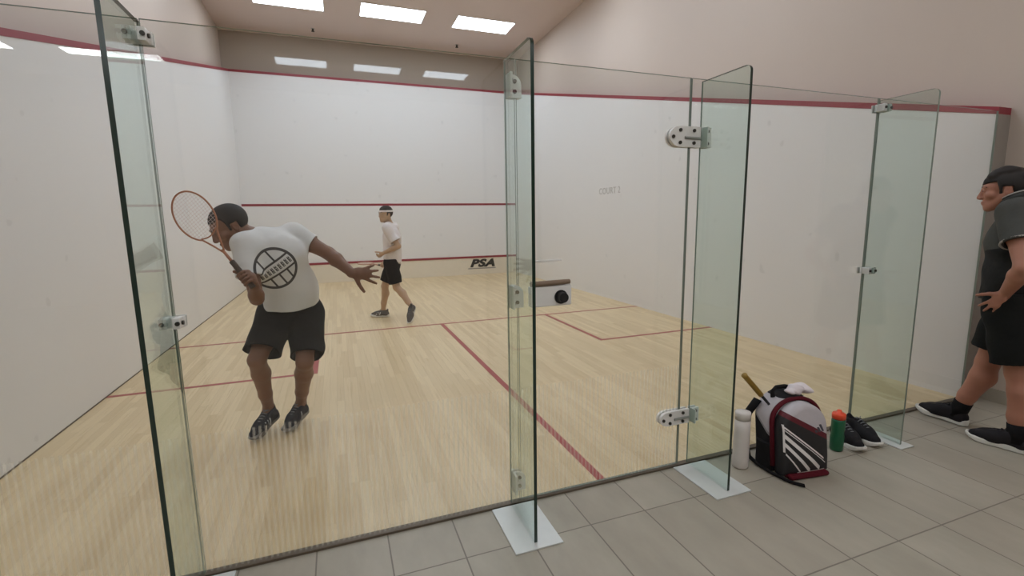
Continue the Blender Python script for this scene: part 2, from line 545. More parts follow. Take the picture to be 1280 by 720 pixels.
for (x, y), lab in (((-1.03, -6.95), 'lobby ceiling light reflected at top left beside the near fin'),
                    ((-2.85, -6.95), 'lobby ceiling light reflected at the top left corner'),
                    ((-.7, -4.4), 'added unseen lobby light left of the middle'), ((2.2, -4.4), 'added unseen lobby light behind the camera'),  # from here on: unseen lights added to brighten the lobby, clear of glass reflections
                    ((4.9, -4.4), 'added unseen lobby light toward the right wall'), ((-.7, -1.9), 'added unseen lobby light near the left end of the glass'),
                    ((2.2, -1.9), 'added unseen lobby light facing the glass door'), ((4.9, -1.9), 'added unseen lobby light above the standing man')):
    troffer(x, y, LZ, 1.2, .3, M['lamp_l'], lab, 'lobby ceiling lights')
for x, l in ((1.71, 'small dark ceiling sprinkler left of the middle ceiling light'), (4.82, 'small dark ceiling sprinkler below the right ceiling light')):
    t = empty('ceiling_sprinkler', (x, 9.35, CZ), l, 'sprinkler', 'ceiling sprinklers')
    bm = bmesh.new(); add_cyl(bm, (0, 0, -.006), (0, 0, 0), .04); obj('rose', bm, M['steel'], t)
    bm = bmesh.new(); add_cyl(bm, (0, 0, -.05), (0, 0, -.004), .016); add_cyl(bm, (0, 0, -.056), (0, 0, -.05), .035); obj('head', bm, M['black'], t)

# ------------------------------------------------------------------ glass back wall
GH = 2.15
def pane(name, x0, x1, z0, z1, parent, mat, edge):
    bm = bmesh.new(); add_box(bm, (x0, -.006, z0), (x1, .006, z1))
    bm.normal_update()
    for f in bm.faces: f.material_index = 0 if abs(f.normal.y) > .9 else 1
    return obj(name, bm, [mat, edge], parent)
def panel(x0, x1, label, mat):
    o = pane('glass_screen', x0, x1, .008, GH, None, mat, M['edge_soft'])
    return props(o, label, 'glass panel', 'fixed panes of the glass back wall')
panel(.004, 1.303, 'fixed glass pane at far left, left of the tall near glass fin', M['glass'])
panel(1.309, 2.703, 'large fixed glass pane in front of the crouching player', M['glass'])
panel(3.692, 5.132, 'fixed glass pane behind the backpack, right of the door hinges', M['glass_plain'])
panel(5.139, 6.394, 'fixed glass pane between the last fin and the right wall', M['glass_plain'])

def bolts(parent, pts, y, r=.0085, name='bolt'):
    for x, z in pts:
        bm = bmesh.new(); add_cyl(bm, (x, y, z), (x, y - .006, z), r, seg=14)
        obj(name, bm, M['bolt'], parent)
def bullet(x0, x1, z0, z1, tip_left=True):
    """plate outline with a rounded tip on one side"""
    h = (z1 - z0) / 2; zc = (z0 + z1) / 2; pts = []
    L = h * 1.25
    for i in range(13):
        a = PI / 2 + PI * i / 12
        pts.append((x0 + L + L * math.cos(a), zc + h * math.sin(a)))
    pts += [(x1, z0), (x1, z1)]
    return pts
# door
door = empty('glass_door', (3.19, 0, 0), 'frameless glass door between two fins with white hinges and black knob', 'door')
DX = -3.19
pane('pane', 2.711 + DX, 3.685 + DX, .014, GH, door, M['glass'], M['edge_soft'])
def hinge(z0, z1):
    bm = bmesh.new()
    add_prism(bm, bullet(3.548 + DX, 3.745 + DX, z0, z1), 1, -.022, -.0062)
    add_prism(bm, bullet(3.548 + DX, 3.745 + DX, z0, z1), 1, .0062, .02)
    h = obj('hinge', bm, M['hinge_white'], door)
    zc = (z0 + z1) / 2; d = (z1 - z0) * .3
    bm = bmesh.new(); add_cyl(bm, (3.640 + DX, -.024, zc - .006), (3.742 + DX, -.024, zc - .006), .007, seg=12); obj('hinge_pin', bm, M['steel'], h)
    for x, z in ((3.568, zc - .003), (3.612, zc + d), (3.612, zc - d), (3.70, zc + d), (3.70, zc - d)):
        bm = bmesh.new(); add_cyl(bm, (x + DX, -.022, z), (x + DX, -.028, z), .009, seg=14); obj('bolt', bm, M['bolt'], h)
    return h
hinge(1.80, 1.905); hinge(.262, .345)
# lock case on the door
bm = bmesh.new(); add_box(bm, (2.757 + DX, -.05, 1.018), (2.972 + DX, -.0062, 1.118), 0, .006); lock = obj('lock_case', bm, M['hinge_white'], door)
bm = bmesh.new(); add_cyl(bm, (2.912 + DX, -.05, 1.062), (2.912 + DX, -.056, 1.062), .034, seg=24); add_cyl(bm, (2.912 + DX, -.056, 1.062), (2.912 + DX, -.088, 1.062), .026, .024, seg=24); obj('knob', bm, M['black'], lock)
bm = bmesh.new(); add_tube(bm, [(2.757 + DX, -.04, 1.131), (2.80 + DX, -.045, 1.131), (2.93 + DX, -.045, 1.133), (2.962 + DX, -.043, 1.134)], [.013, .0135, .0135, .012], 14); obj('pull_bar', bm, M['lever'], lock)
bm = bmesh.new(); add_box(bm, (2.79 + DX, -.012, 1.232), (2.935 + DX, -.0062, 1.242), 0, .002); obj('finger_plate', bm, M['hinge_white'], door)

# fins
fin_names = [(1.305, 'tall glass fin nearest the camera at left, left of the crouching player'),
             (2.655, 'glass fin beside the door lock, standing on the brightest floor plate'),
             (3.755, 'glass fin at the door hinges, left of the white bottle'),
             (5.135, 'farthest glass fin, behind the pair of black shoes')]
for i, (fx, lab) in enumerate(fin_names):
    f = empty('glass_fin', (fx, -.16, 0), lab, 'glass fin', 'glass fins bracing the back wall')
    t = .0075; ya, yb = -.325 + .16, -.010 + .16; z1 = 2.135; r = .03
    pts = [(yb, .006), (ya, .006)]
    for k in range(7):
        a = PI - (PI / 2) * k / 6
        pts.append((ya + r + r * math.cos(a), z1 - r + r * math.sin(a)))
    pts += [(yb, z1)]
    bm = bmesh.new(); fs = add_prism(bm, pts, 0, -t, t)
    bm.normal_update()
    for fc in bm.faces: fc.material_index = 0 if abs(fc.normal.x) > .9 or all(abs(v.co.y - yb) < 1e-5 for v in fc.verts) else 1
    obj('fin_pane', bm, [M['fin'], M['edge'] if i < 3 else M['edge_soft']], f)
    w0, w1 = ((-.11, .118) if i < 3 else (-.06, .06))
    bm = bmesh.new(); add_box(bm, (-.003, -.0095 + .16, .012), (.003, -.0062 + .16, z1)); obj('seal', bm, M['edge_soft'], f)
    bm = bmesh.new(); add_box(bm, (w0, -.365 + .16, .0), (w1, -.025 + .16, .007), 0, .0015); obj('base_plate', bm, M['white_metal'], f)
    for z, s in (((2.085, .028), (1.074, .026)) if i in (0, 3) else (((2.03, .05), (1.073, .055), (.125, .05)) if i == 1 else ())):
        bm = bmesh.new()
        if i == 1:      # patch fitting between the fin, the pane and the door, rounded at the upper outer corner
            pts = [(.0078, z - s), (.075, z - s)] + [(.075 - .045 * (1 - math.cos(q)), z + s - .045 + .045 * math.sin(q)) for q in [PI / 2 * j / 8 for j in range(9)]] + [(.0078, z + s)]
            add_prism(bm, pts, 1, -.018 + .16, -.0062 + .16); add_prism(bm, pts, 1, .0062 + .16, .018 + .16)
            add_box(bm, (.0078, -.058 + .16, z - s), (.019, -.0178 + .16, z + s), 0, .002)
            c = obj('clamp', bm, M['hinge_white'], f)
            for dz in (-.5 * s, .4 * s):
                bm = bmesh.new(); add_cyl(bm, (.042, -.018 + .16, z + dz), (.042, -.025 + .16, z + dz), .009, seg=14); obj('bolt', bm, M['bolt'], c)
                bm = bmesh.new(); add_cyl(bm, (.019, -.04 + .16, z + dz), (.025, -.04 + .16, z + dz), .008, seg=14); obj('bolt', bm, M['bolt'], c)
            continue
        add_box(bm, (-.034, -.060 + .16, z - s * .8), (-.008, -.008 + .16, z + s * .8), 0, .003)
        add_box(bm, (.008, -.060 + .16, z - s * .8), (.034, -.008 + .16, z + s * .8), 0, .003)
        add_box(bm, (-.04, -.016 + .16, z - s * .8), (.04, -.0065 + .16, z + s * .8), 0, .002)
        add_box(bm, (-.04, .0065 + .16, z - s * .8), (.04, .016 + .16, z + s * .8), 0, .002)
        c = obj('clamp', bm, M['hinge_white'] if i < 3 else M['white_metal'], f)
        for dx in (-.024, .026):
            bm = bmesh.new(); add_cyl(bm, (dx, -.060 + .16, z), (dx, -.066 + .16, z), .008, seg=14); obj('bolt', bm, M['bolt'], c)
        bm = bmesh.new(); add_cyl(bm, (.034, -.038 + .16, z), (.041, -.038 + .16, z), .008, seg=14); obj('bolt', bm, M['bolt'], c)
    if i == 2:
        for z0, z1 in ((1.80, 1.905), (.262, .345)):
            bm = bmesh.new()
            add_box(bm, (.010, -.022 + .16, z0), (.06, -.0062 + .16, z1), 0, .003); add_box(bm, (.010, .0062 + .16, z0), (.06, .02 + .16, z1), 0, .003)
            add_box(bm, (.008, -.05 + .16, z0), (.016, -.0062 + .16, z1), 0, .002)
            c = obj('hinge_clamp', bm, M['hinge_white'], f)
            for dz in (.2, .8):
                bm = bmesh.new(); zz = z0 + (z1 - z0) * dz; add_cyl(bm, (.032, -.022 + .16, zz), (.032, -.029 + .16, zz), .009, seg=14); obj('bolt', bm, M['bolt'], c)

# ------------------------------------------------------------------ lettering
def text_mesh(name, body, size, mat, shear=0.0, offset=0.0, extrude=.0015, space=1.0):
    cu = bpy.data.curves.new(name, 'FONT'); cu.body = body; cu.size = size; cu.shear = shear; cu.offset = offset; cu.extrude = extrude
    cu.align_x = 'CENTER'; cu.space_character = space
    o = bpy.data.objects.new(name, cu); COL.objects.link(o)
    dg = bpy.context.evaluated_depsgraph_get()
    me = bpy.data.meshes.new_from_object(o.evaluated_get(dg)); me.name = name
    bpy.data.objects.remove(o)
    me.materials.clear(); me.materials.append(mat)
    return me
lt = empty('wall_lettering', (6.398, 5.16, 1.84), 'pale grey court number lettering on the right side wall', 'lettering')
lt.rotation_euler = (PI / 2, 0, -PI / 2)
me = text_mesh('word', 'COURT', .155, M['greyink'], offset=.001, space=1.08); link('word', me, lt, (-.07, 0, 0))
me = text_mesh('numeral', '2', .155, M['greyink'], offset=.001); link('numeral', me, lt, (.30, 0, 0))
me = text_mesh('tin_lettering', 'PSA', .285, M['ink'], shear=.3, offset=.016, space=1.12)
me.transform(Matrix.Diagonal((1.3, .92, 1, 1)))
o = link('tin_lettering', me, None, (5.43, 9.747, .205)); o.rotation_euler = (PI / 2, 0, 0)
bm = bmesh.new(); add_box(bm, (-.38, -.062, -.001), (.37, -.034, .001)); obj('underline', bm, plain('grey_underline', (150, 144, 138)), o)
props(o, 'bold black slanted letters with a grey underline low on the front wall', 'lettering')

# ------------------------------------------------------------------ rackets
def racket_mesh(root, base, axis, wdir, L, cols, grip_len=.19, head_w=.095, head_l=.30):
    """teardrop squash racket: base = butt end, axis = towards the tip, wdir = direction across the head"""
    A, W = Vector(unit(axis)), Vector(unit(np.array(wdir) - unit(axis) * np.dot(wdir, unit(axis))))
    N = A.cross(W); B = Vector(base) - root.location
    P = lambda a, w, n=0.0: B + A * a + W * w + N * n
    hc = L - head_l / 2
    throat = L - head_l - .10
    bm = bmesh.new()
    pts = []
    for i in range(33):
        t = -.5 * PI + .12 * PI + (2 * PI - .24 * PI) * i / 32 + PI
        a = math.cos(t); b = math.sin(t)
        pts.append((hc + head_l / 2 * a * 1.0, head_w * b * (1 + .12 * a)))
    loop = []
    for i in range(41):
        t = 2 * PI * (i / 40) * .84 + PI * (1.16 - 1.0) + PI
        loop.append((hc + head_l / 2 * -math.cos(t - PI) * -1 if False else hc - head_l / 2 * math.cos(t - PI), head_w * math.sin(t - PI)))
    k0 = loop[0]; k1 = loop[-1]
    full = [(throat, .006 * (1 if k0[1] > 0 else -1)), ((throat + k0[0]) / 2, k0[1] * .52)] + loop + [((throat + k1[0]) / 2, k1[1] * .52), (throat, .006 * (1 if k1[1] > 0 else -1))]
    add_tube(bm, [P(a, w) for a, w in full], .0050, 8, flat=(W, 1.0))
    add_tube(bm, [P(grip_len - .02, 0), P(throat + .01, 0)], [.0085, .008], 10)
    # throat bridge
    bx = hc - head_l / 2 * .86; br = []
    for i in range(9):
        u = -1 + 2 * i / 8
        br.append(P(bx + .018 * (u * u) - .01, u * head_w * .50))
    add_tube(bm, br, .004, 8)
    obj('frame', bm, cols[0], root, True)
    bm = bmesh.new()
    n = 13
    for i in range(1, n):
        w = -head_w + 2 * head_w * i / n
        s_ = math.sqrt(max(0, 1 - (w / head_w) ** 2)) * head_l / 2
        add_tube(bm, [P(max(hc - s_, bx), w), P(hc + s_, w)], .0009, 4)
    m = 19
    for i in range(1, m):
        a = -head_l / 2 + head_l * i / m
        if hc + a < bx: continue
        s_ = math.sqrt(max(0, 1 - (a / (head_l / 2)) ** 2)) * head_w
        add_tube(bm, [P(hc + a, -s_), P(hc + a, s_)], .0009, 4)
    obj('strings', bm, cols[2], root)
    bm = bmesh.new()
    gp = [P(grip_len * i / 12, 0) for i in range(13)]
    add_tube(bm, gp, [.0165] + [.0145 + .0008 * (i % 2) for i in range(12)], 12)
    obj('grip', bm, cols[1], root, True)

M['orange'] = plain('copper_orange_frame', (172, 112, 78), .4)
M['string'] = plain('pale_strings', (226, 205, 200), .5)
M['grip_dk'] = plain('dark_grip', (74, 60, 50), .8)
M['gold'] = plain('worn_gold_grip', (150, 118, 46), .5, .2)

# ------------------------------------------------------------------ shoes
def shoe_sole_outline(L, n=28):
    """half widths along the length (0 heel .. 1 toe)"""
    ts = [i / n for i in range(n + 1)]
    def hw(t):
        if t < .1: return .030 * math.sqrt(max(0, 1 - ((.1 - t) / .1) ** 2)) * .98 + .001
        if t < .45: return .030 + (.031 - .030) * (t - .1) / .35
        if t < .72: return .031 + (.0445 - .031) * (.5 - .5 * math.cos(PI * (t - .45) / .27))
        return .0445 * math.sqrt(max(0, 1 - ((t - .72) / .285) ** 2)) + .0005
    return ts, hw

def shoe_meshes(upper_mat, sole_mat, accent, stripes=None, open_top=False):
    """upper, sole and lace meshes in shoe space: heel at x=0, toe at x=.29, ground at z=0"""
    L = .29
    s = Solid((-.02, -.06, .0), (.31, .06, .15), .0035)
    s.cone((.045, 0, .045), (.075, 0, .085), .036, .037, .02, flat=((0, 1, 0), 1.15))
    s.cone((.05, 0, .048), (.17, 0, .048), .036, .040, .03)
    s.cone((.10, 0, .085), (.20, -.004, .055), .034, .032, .03)
    s.cone((.17, -.003, .042), (.245, -.006, .036), .043, .032, .03, flat=((0, 0, 1), 1.15))
    s.cone((.045, 0, .09), (.03, 0, .105), .024, .018, .02)
    s.cut((0, 0, .020), (0, 0, -1))
    s.cut((.06, 0, .118), (.25, 0, 1))
    s.ball((.075, 0, .115), (.045, .027, .05 if open_top else .035), .008, 'sub')
    up = s.mesh('upper', 1); up.materials.append(upper_mat)
    bm = bmesh.new()
    ts, hw = shoe_sole_outline(L)
    out = [(t * L, hw(t) - .004 * math.sin(PI * t)) for t in ts] + [(t * L, -hw(t) - .004 * math.sin(PI * t)) for t in reversed(ts)]
    lv = [(0.0, .94), (.006, 1.0), (.024, 1.03), (.030, .98)]
    rings = []
    for z, sc in lv:
        rings.append([bm.verts.new((.145 + (x - .145) * (1 + (sc - 1) * .5), y * sc, z + (.022 * max(0, (x / L - .72) / .28) ** 2 if z < .02 else .012 * max(0, (x / L - .75) / .25) ** 2) + (.01 * max(0, 1 - x / .09) if z > .02 else 0))) for x, y in out])
    n = len(out)
    for a, b in zip(rings, rings[1:]):
        for i in range(n): bm.faces.new((a[i], a[(i + 1) % n], b[(i + 1) % n], b[i]))
    bm.faces.new(rings[0][::-1]); bm.faces.new(rings[-1])
    bmesh.ops.recalc_face_normals(bm, faces=bm.faces)
    so = bpy.data.meshes.new('sole'); bm.to_mesh(so); bm.free(); so.materials.append(sole_mat)
    bm = bmesh.new()
    for i in range(5):
        x = .118 + i * .019; z = .110 - i * .0085
        add_tube(bm, [(x, -.022, z - .010), (x + .003, -.01, z + .0015), (x + .004, 0, z + .004), (x + .003, .01, z + .0015), (x, .022, z - .010)], .0032, 6)
    add_tube(bm, [(.112, 0, .117), (.102, .014, .125), (.092, .02, .118), (.104, .006, .116)], .0026, 6)
    add_tube(bm, [(.112, 0, .117), (.102, -.014, .125), (.092, -.02, .118), (.104, -.006, .116)], .0026, 6)
    la = bpy.data.meshes.new('laces'); bm.to_mesh(la); bm.free(); la.materials.append(accent)
    if stripes is not None:
        bm = bmesh.new()
        for sd in (-1, 1):
            for i in range(3):
                x = .125 + i * .024
                add_tube(bm, [(x + .018, sd * (.040 + .002 * i), .032), (x + .006, sd * .0405, .055), (x - .002, sd * (.034), .076)], .0075, 6)
        for f in bm.faces: f.material_index = 1
        bm.from_mesh(up); bm.to_mesh(up); bm.free(); up.materials.append(stripes)
        up.polygons.foreach_set('use_smooth', [True] * len(up.polygons))
    return up, so, la

def shoe_matrix(heel, toe, roll=0.0):
    f = Vector(toe) - Vector(heel); f.normalize()
    side = Vector((0, 0, 1)).cross(f); side.normalize()
    up = f.cross(side)
    return Matrix((( f.x, side.x, up.x, heel[0]), (f.y, side.y, up.y, heel[1]), (f.z, side.z, up.z, heel[2]), (0, 0, 0, 1)))

def put_shoe(meshes, heel, toe, parent, scale=1.0, mirror=False, name='shoe'):
    mt = shoe_matrix(heel, toe) @ Matrix.Diagonal((scale, -scale if mirror else scale, scale, 1))
    inv = root_matrix(parent).inverted()
    up, so, la = meshes
    def c(me, nm, par):
        m2 = me.copy(); m2.transform(inv @ mt)
        if mirror: m2.flip_normals()
        return link(nm, m2, par)
    u = c(up, name, parent); c(so, 'sole', u); c(la, 'laces', u)
    return u

M['shoe_black'] = fabric('shoe_black_mesh', (34, 33, 35), .75)
M['sole_white'] = plain('white_sole', (222, 220, 214), .5)
M['lace_grey'] = plain('grey_laces', (120, 122, 124), .8)
pair = shoe_meshes(M['shoe_black'], M['sole_white'], M['lace_grey'], open_top=True)
def lone_shoe(heel, ang, lab):
    t = empty('running_shoe', heel, lab, 'shoe', 'pair of empty shoes')
    h = Vector(heel); toe = (h.x + .28 * math.cos(ang), h.y + .28 * math.sin(ang), 0)
    inv = Matrix.Translation(-h); mt = inv @ shoe_matrix(heel, toe) @ Matrix.Diagonal((.92, 1.0, 1.12, 1))
    for me, nm in zip(pair, ('upper', 'sole', 'laces')):
        m2 = me.copy(); m2.transform(mt); o = link(nm, m2, t)
        if nm == 'sole': o['label'] = 'white rubber sole'
    return t
lone_shoe((4.885, -.062, 0), math.radians(-106), 'empty black shoe with white sole nearest the green bottle')
lone_shoe((5.02, -.055, 0), math.radians(-101), 'empty black shoe with white sole nearest the farthest glass fin')

# ------------------------------------------------------------------ backpack
BL = Vector((4.285, -.275, 0)); BYAW = math.radians(-8)
bag = empty('backpack', BL, 'black, white and maroon sports backpack with diagonal white stripes on the floor tiles', 'backpack', rz=BYAW)
bag.scale = (1.14, 1.1, .95)
M['maroon'] = fabric('maroon_fabric', (86, 18, 30), .7)
M['greywhite'] = fabric('pale_grey_fabric', (206, 198, 200), .75)
M['strapblack'] = fabric('black_webbing', (26, 25, 26), .8)
def bag_pocket_mat():
    m = Mat('striped_pocket_fabric', rough=.6)
    x, y, z = m.xyz()
    u = (x + .135) / .27; v = z / .395
    black, white, mar = lin(30, 28, 30), lin(226, 222, 220), lin(92, 18, 32)
    base = m.mix((v - (u * -.45 + 1.02)).gt(0.0), black, lin(188, 182, 186))
    band = (v - (u * -.45 + .98)).abs().lt(.042)
    base = m.mix(band, base, mar)
    st = None
    for a, sl, w, lo, hi in ((.80, .66, .013, .05, .80), (.76, .66, .007, .05, .86), (.68, .76, .034, .05, .74), (.565, .88, .032, .05, .53), (.44, 1.02, .016, .06, .34)):
        q = (v - (u * -sl + a)).abs().lt(w) * u.gt(lo) * u.lt(hi)
        st = q if st is None else st.max(q)
    edge = ((u - .045).abs().lt(.012)) * v.gt(.40) * v.lt(.80)
    foot = ((v - .085).abs().lt(.012)) * u.gt(.28) * u.lt(.86)
    st = st.max(edge).max(foot) * v.gt(.07)
    base = m.mix(st, base, white)
    # three-bar triangular mark on the pale part
    p = u - .66; q = v - .66
    bars = None
    for c0, h in ((.0, .035), (.075, .07), (.15, .105)):
        b = (p - c0 + q * .6 - .02).abs().lt(.028) * q.gt(-.0) * q.lt(h)
        bars = b if bars is None else bars.max(b)
    base = m.mix(bars, base, lin(62, 62, 70))
    m.color(base)
    m.bump(m.noise(None, 30.0, 3.0), .2, .01)
    return m.m
def bag_body_mat():
    m = Mat('bag_side_fabric', rough=.75, spec=.25)
    x, y, z = m.xyz()
    pale = (z - y * .9).gt(.205) * z.lt(.43)
    c = m.mix(pale, lin(30, 29, 31), lin(186, 180, 184))
    pip = ((z - y * .9 - .205).abs()).lt(.008)
    m.color(m.mix(pip, c, lin(150, 146, 148)))
    m.bump(m.noise(None, 26.0, 3.0), .25, .01)
    return m.m
def arch(x, z, w, h, r):
    qx = np.abs(x) - (w / 2 - r); qz = z - (h - r)
    qx = qx + 0 * z; qz = qz + 0 * x
    return np.sqrt(np.maximum(qx, 0) ** 2 + np.maximum(qz, 0) ** 2) + np.minimum(np.maximum(qx, qz), 0) - r
def arch_solid(w, h, r, y0, y1, rnd, lean=0.0, bulge=0.0, zb=0.0):
    s = Solid((-w / 2 - .02, y0 - .05, -.01), (w / 2 + .02, y1 + .05, h + .03), .0045)
    def fn(x, y, z):
        d2 = arch(x, z, w - 2 * rnd, h - rnd, r)
        bl = bulge * np.clip(1 - (x / (w * .5)) ** 2, 0, 1) * np.clip(z / h * 4, 0, 1) * np.clip((h - z) / h * 1.6, 0, 1)
        yy = y - lean * z
        dy = np.maximum(y0 - bl + rnd - yy, yy - (y1 - rnd))
        d2 = np.maximum(d2, -(z - zb - rnd)) + 0 * y; dy = dy + 0 * d2
        d = np.sqrt(np.maximum(d2, 0) ** 2 + np.maximum(dy, 0) ** 2) + np.minimum(np.maximum(d2, dy), 0) - rnd
        return d.astype(np.float32)
    s.func(fn, (-w / 2, y0 - .04, 0), (w / 2, y1 + .04, h), 0)
    return s
s = arch_solid(.285, .455, .12, -.02, .115, .035, .10, .0)
me = s.mesh('body', 2); me.materials.append(bag_body_mat()); link('body', me, bag)
s = arch_solid(.270, .425, .12, -.085, -.01, .03, .10, .03, .012)
me = s.mesh('front_pocket', 2); me.materials.append(bag_pocket_mat()); link('front_pocket', me, bag)
def arch_pts(w, h, r, y, zb, lean, n=10):
    P = [(-w / 2, zb)]
    P += [(-w / 2 + r - r * math.cos(a), h - r + r * math.sin(a)) for a in [PI / 2 * i / n for i in range(n + 1)]]
    P += [(w / 2 - r + r * math.sin(a), h - r + r * math.cos(a)) for a in [PI / 2 * i / n for i in range(n + 1)]]
    P += [(w / 2, zb)]
    return [(x, y + lean * z, z) for x, z in P]
bm = bmesh.new(); add_tube(bm, arch_pts(.277, .43, .125, -.022, .05, .10), .012, 8); obj('piping', bm, M['maroon'], bag, True)['label'] = 'maroon piping around the top'
bm = bmesh.new(); add_box(bm, (-.112, -.112, .003), (.110, -.01, .032), 0, .012); obj('base', bm, M['maroon'], bag)['label'] = 'maroon bottom edge'
bm = bmesh.new(); add_tube(bm, [(-.085, .075, .425), (-.078, .09, .455), (-.05, .1, .474), (0, .1, .476), (.03, .095, .466), (.05, .08, .445)], .013, 8, flat=((0, 1, 0), .55)); obj('handle', bm, M['strapblack'], bag, True)
bm = bmesh.new(); add_tube(bm, [(-.135, .12, .40), (-.16, .155, .30), (-.175, .165, .16), (-.165, .13, .03), (-.16, .06, .012), (-.15, -.03, .010), (-.125, -.12, .009), (-.085, -.165, .009)], .02, 8, flat=((0.7, .3, .6), .35)); obj('shoulder_strap', bm, M['strapblack'], bag, True)
bm = bmesh.new(); add_tube(bm, [(.1, .13, .40), (.125, .16, .25), (.12, .15, .08), (.11, .13, .02)], .02, 8, flat=((0, 1, 0), .35)); obj('shoulder_strap', bm, M['strapblack'], bag, True)
s = Solid((-.2, -.06, 0), (-.1, .13, .24), .004)
s.cone((-.14, .045, .03), (-.142, .05, .17), .055, .05, .01, flat=((1, 0, 0), 2.8), cap=.0, cap0=.02)
me = s.mesh('side_pocket', 1); me.materials.append(M['strapblack']); link('side_pocket', me, bag)
# towel on top of the bag
tw = Solid((-.12, -.08, -.03), (.12, .08, .09), .004)
tw.ball((-.03, 0, .02), (.045, .035, .025), .02); tw.ball((.03, .008, .022), (.04, .035, .028), .02); tw.ball((.05, -.015, .014), (.025, .03, .018), .02)
tw.warp(lambda x, y, z: .005 * np.sin(x * 95 + y * 40) + .003 * np.sin(z * 130 + x * 50))
towel = empty('towel', (4.345, -.215, .424), 'small crumpled white towel on top of the backpack', 'towel')
me = tw.mesh('cloth', 1); me.materials.append(fabric('white_towel', (228, 218, 220))); link('cloth', me, towel)
# racket handle sticking out of the bag
rk = empty('squash_racket', (4.14, -.2, .3), 'racket with worn gold grip sticking out of the backpack', 'racket')
racket_mesh(rk, (3.968, -.185, .568), (.185, -.0, -.185), (0.3, 1, .3), .62, (M['black'], M['gold'], M['string']), head_w=.05, head_l=.2)

# bottles
b = empty('bottle', (4.015, -.15, 0), 'tall white cylindrical bottle left of the backpack', 'bottle')
M['bottle_white'] = plain('white_plastic', (214, 206, 200), .45)
bm = bmesh.new(); add_lathe(bm, [(.038, .003), (.043, .012), (.0435, .06), (.0425, .22), (.042, .29)], 36); obj('body', bm, M['bottle_white'], b, True)
bm = bmesh.new(); add_lathe(bm, [(.0422, .2905), (.0424, .328), (.0405, .335), (.02, .336)], 36); obj('lid', bm, M['bottle_white'], b, True)
b = empty('bottle', (4.715, -.215, 0), 'green bottle with orange cap right of the backpack', 'bottle')
bm = bmesh.new(); add_lathe(bm, [(.032, .002), (.036, .01), (.037, .09), (.0345, .11), (.0345, .125), (.037, .14), (.037, .19), (.034, .205)], 32); obj('body', bm, plain('green_plastic', (22, 92, 60), .35), b, True)
bm = bmesh.new(); add_lathe(bm, [(.0365, .205), (.037, .232), (.033, .240), (.014, .243), (.012, .258), (.008, .26)], 32); obj('cap', bm, plain('orange_cap', (238, 84, 48), .4), b, True)

# ------------------------------------------------------------------ people
class Frame:
    def __init__(s, c, F, U, sc=1.0):
        s.c = V3(*c); s.F = unit(F); U = np.array(U, float); U = U - s.F * (U @ s.F); s.U = unit(U); s.R = np.cross(s.F, s.U); s.sc = sc
    def __call__(s, x, y, z): return s.c + s.sc * (x * s.R + y * s.F + z * s.U)
    def mat(s): return np.stack([s.R, s.F, s.U], 1)

def head_shape(S, H, neck, neck_r=.056):
    k = H.sc
    E_ = lambda c, r, kk=.015, op='add': S.ball(H(*c), [v * k for v in r], kk, op, H.mat())
    C_ = lambda a, b, ra, rb, kk=.015, **kw: S.cone(H(*a), H(*b), ra * k, rb * k, kk, **kw)
    E_((0, -.015, .040), (.074, .094, .082), .02)
    C_((0, .030, .015), (0, .052, -.062), .062, .040, .02)
    C_((-.046, .0, -.03), (-.020, .056, -.078), .026, .022, .02)
    C_((.046, .0, -.03), (.020, .056, -.078), .026, .022, .02)
    E_((0, .072, -.088), (.020, .017, .017), .015)
    C_((-.034, .077, .034), (.034, .077, .034), .013, .013, .012)
    E_((-.040, .058, -.014), (.026, .026, .024), .015); E_((.040, .058, -.014), (.026, .026, .024), .015)
    E_((-.031, .097, .012), (.015, .012, .010), .01, 'sub'); E_((.031, .097, .012), (.015, .012, .010), .01, 'sub')
    E_((-.031, .077, .012), (.013, .013, .011), .004); E_((.031, .077, .012), (.013, .013, .011), .004)
    C_((0, .088, .022), (0, .104, -.020), .0085, .0135, .012)
    E_((-.013, .100, -.026), (.009, .010, .008), .008); E_((.013, .100, -.026), (.009, .010, .008), .008)
    E_((0, .089, -.050), (.024, .011, .0065), .006); E_((0, .087, -.060), (.021, .011, .0075), .005)
    for sx in (-1, 1):
        E_((sx * .076, -.012, .000), (.008, .018, .029), .008)
        E_((sx * .084, -.007, .002), (.006, .009, .016), .004, 'sub')
    S.cone(neck, H(0, -.022, -.03), neck_r * 1.08, neck_r * .98, .03)

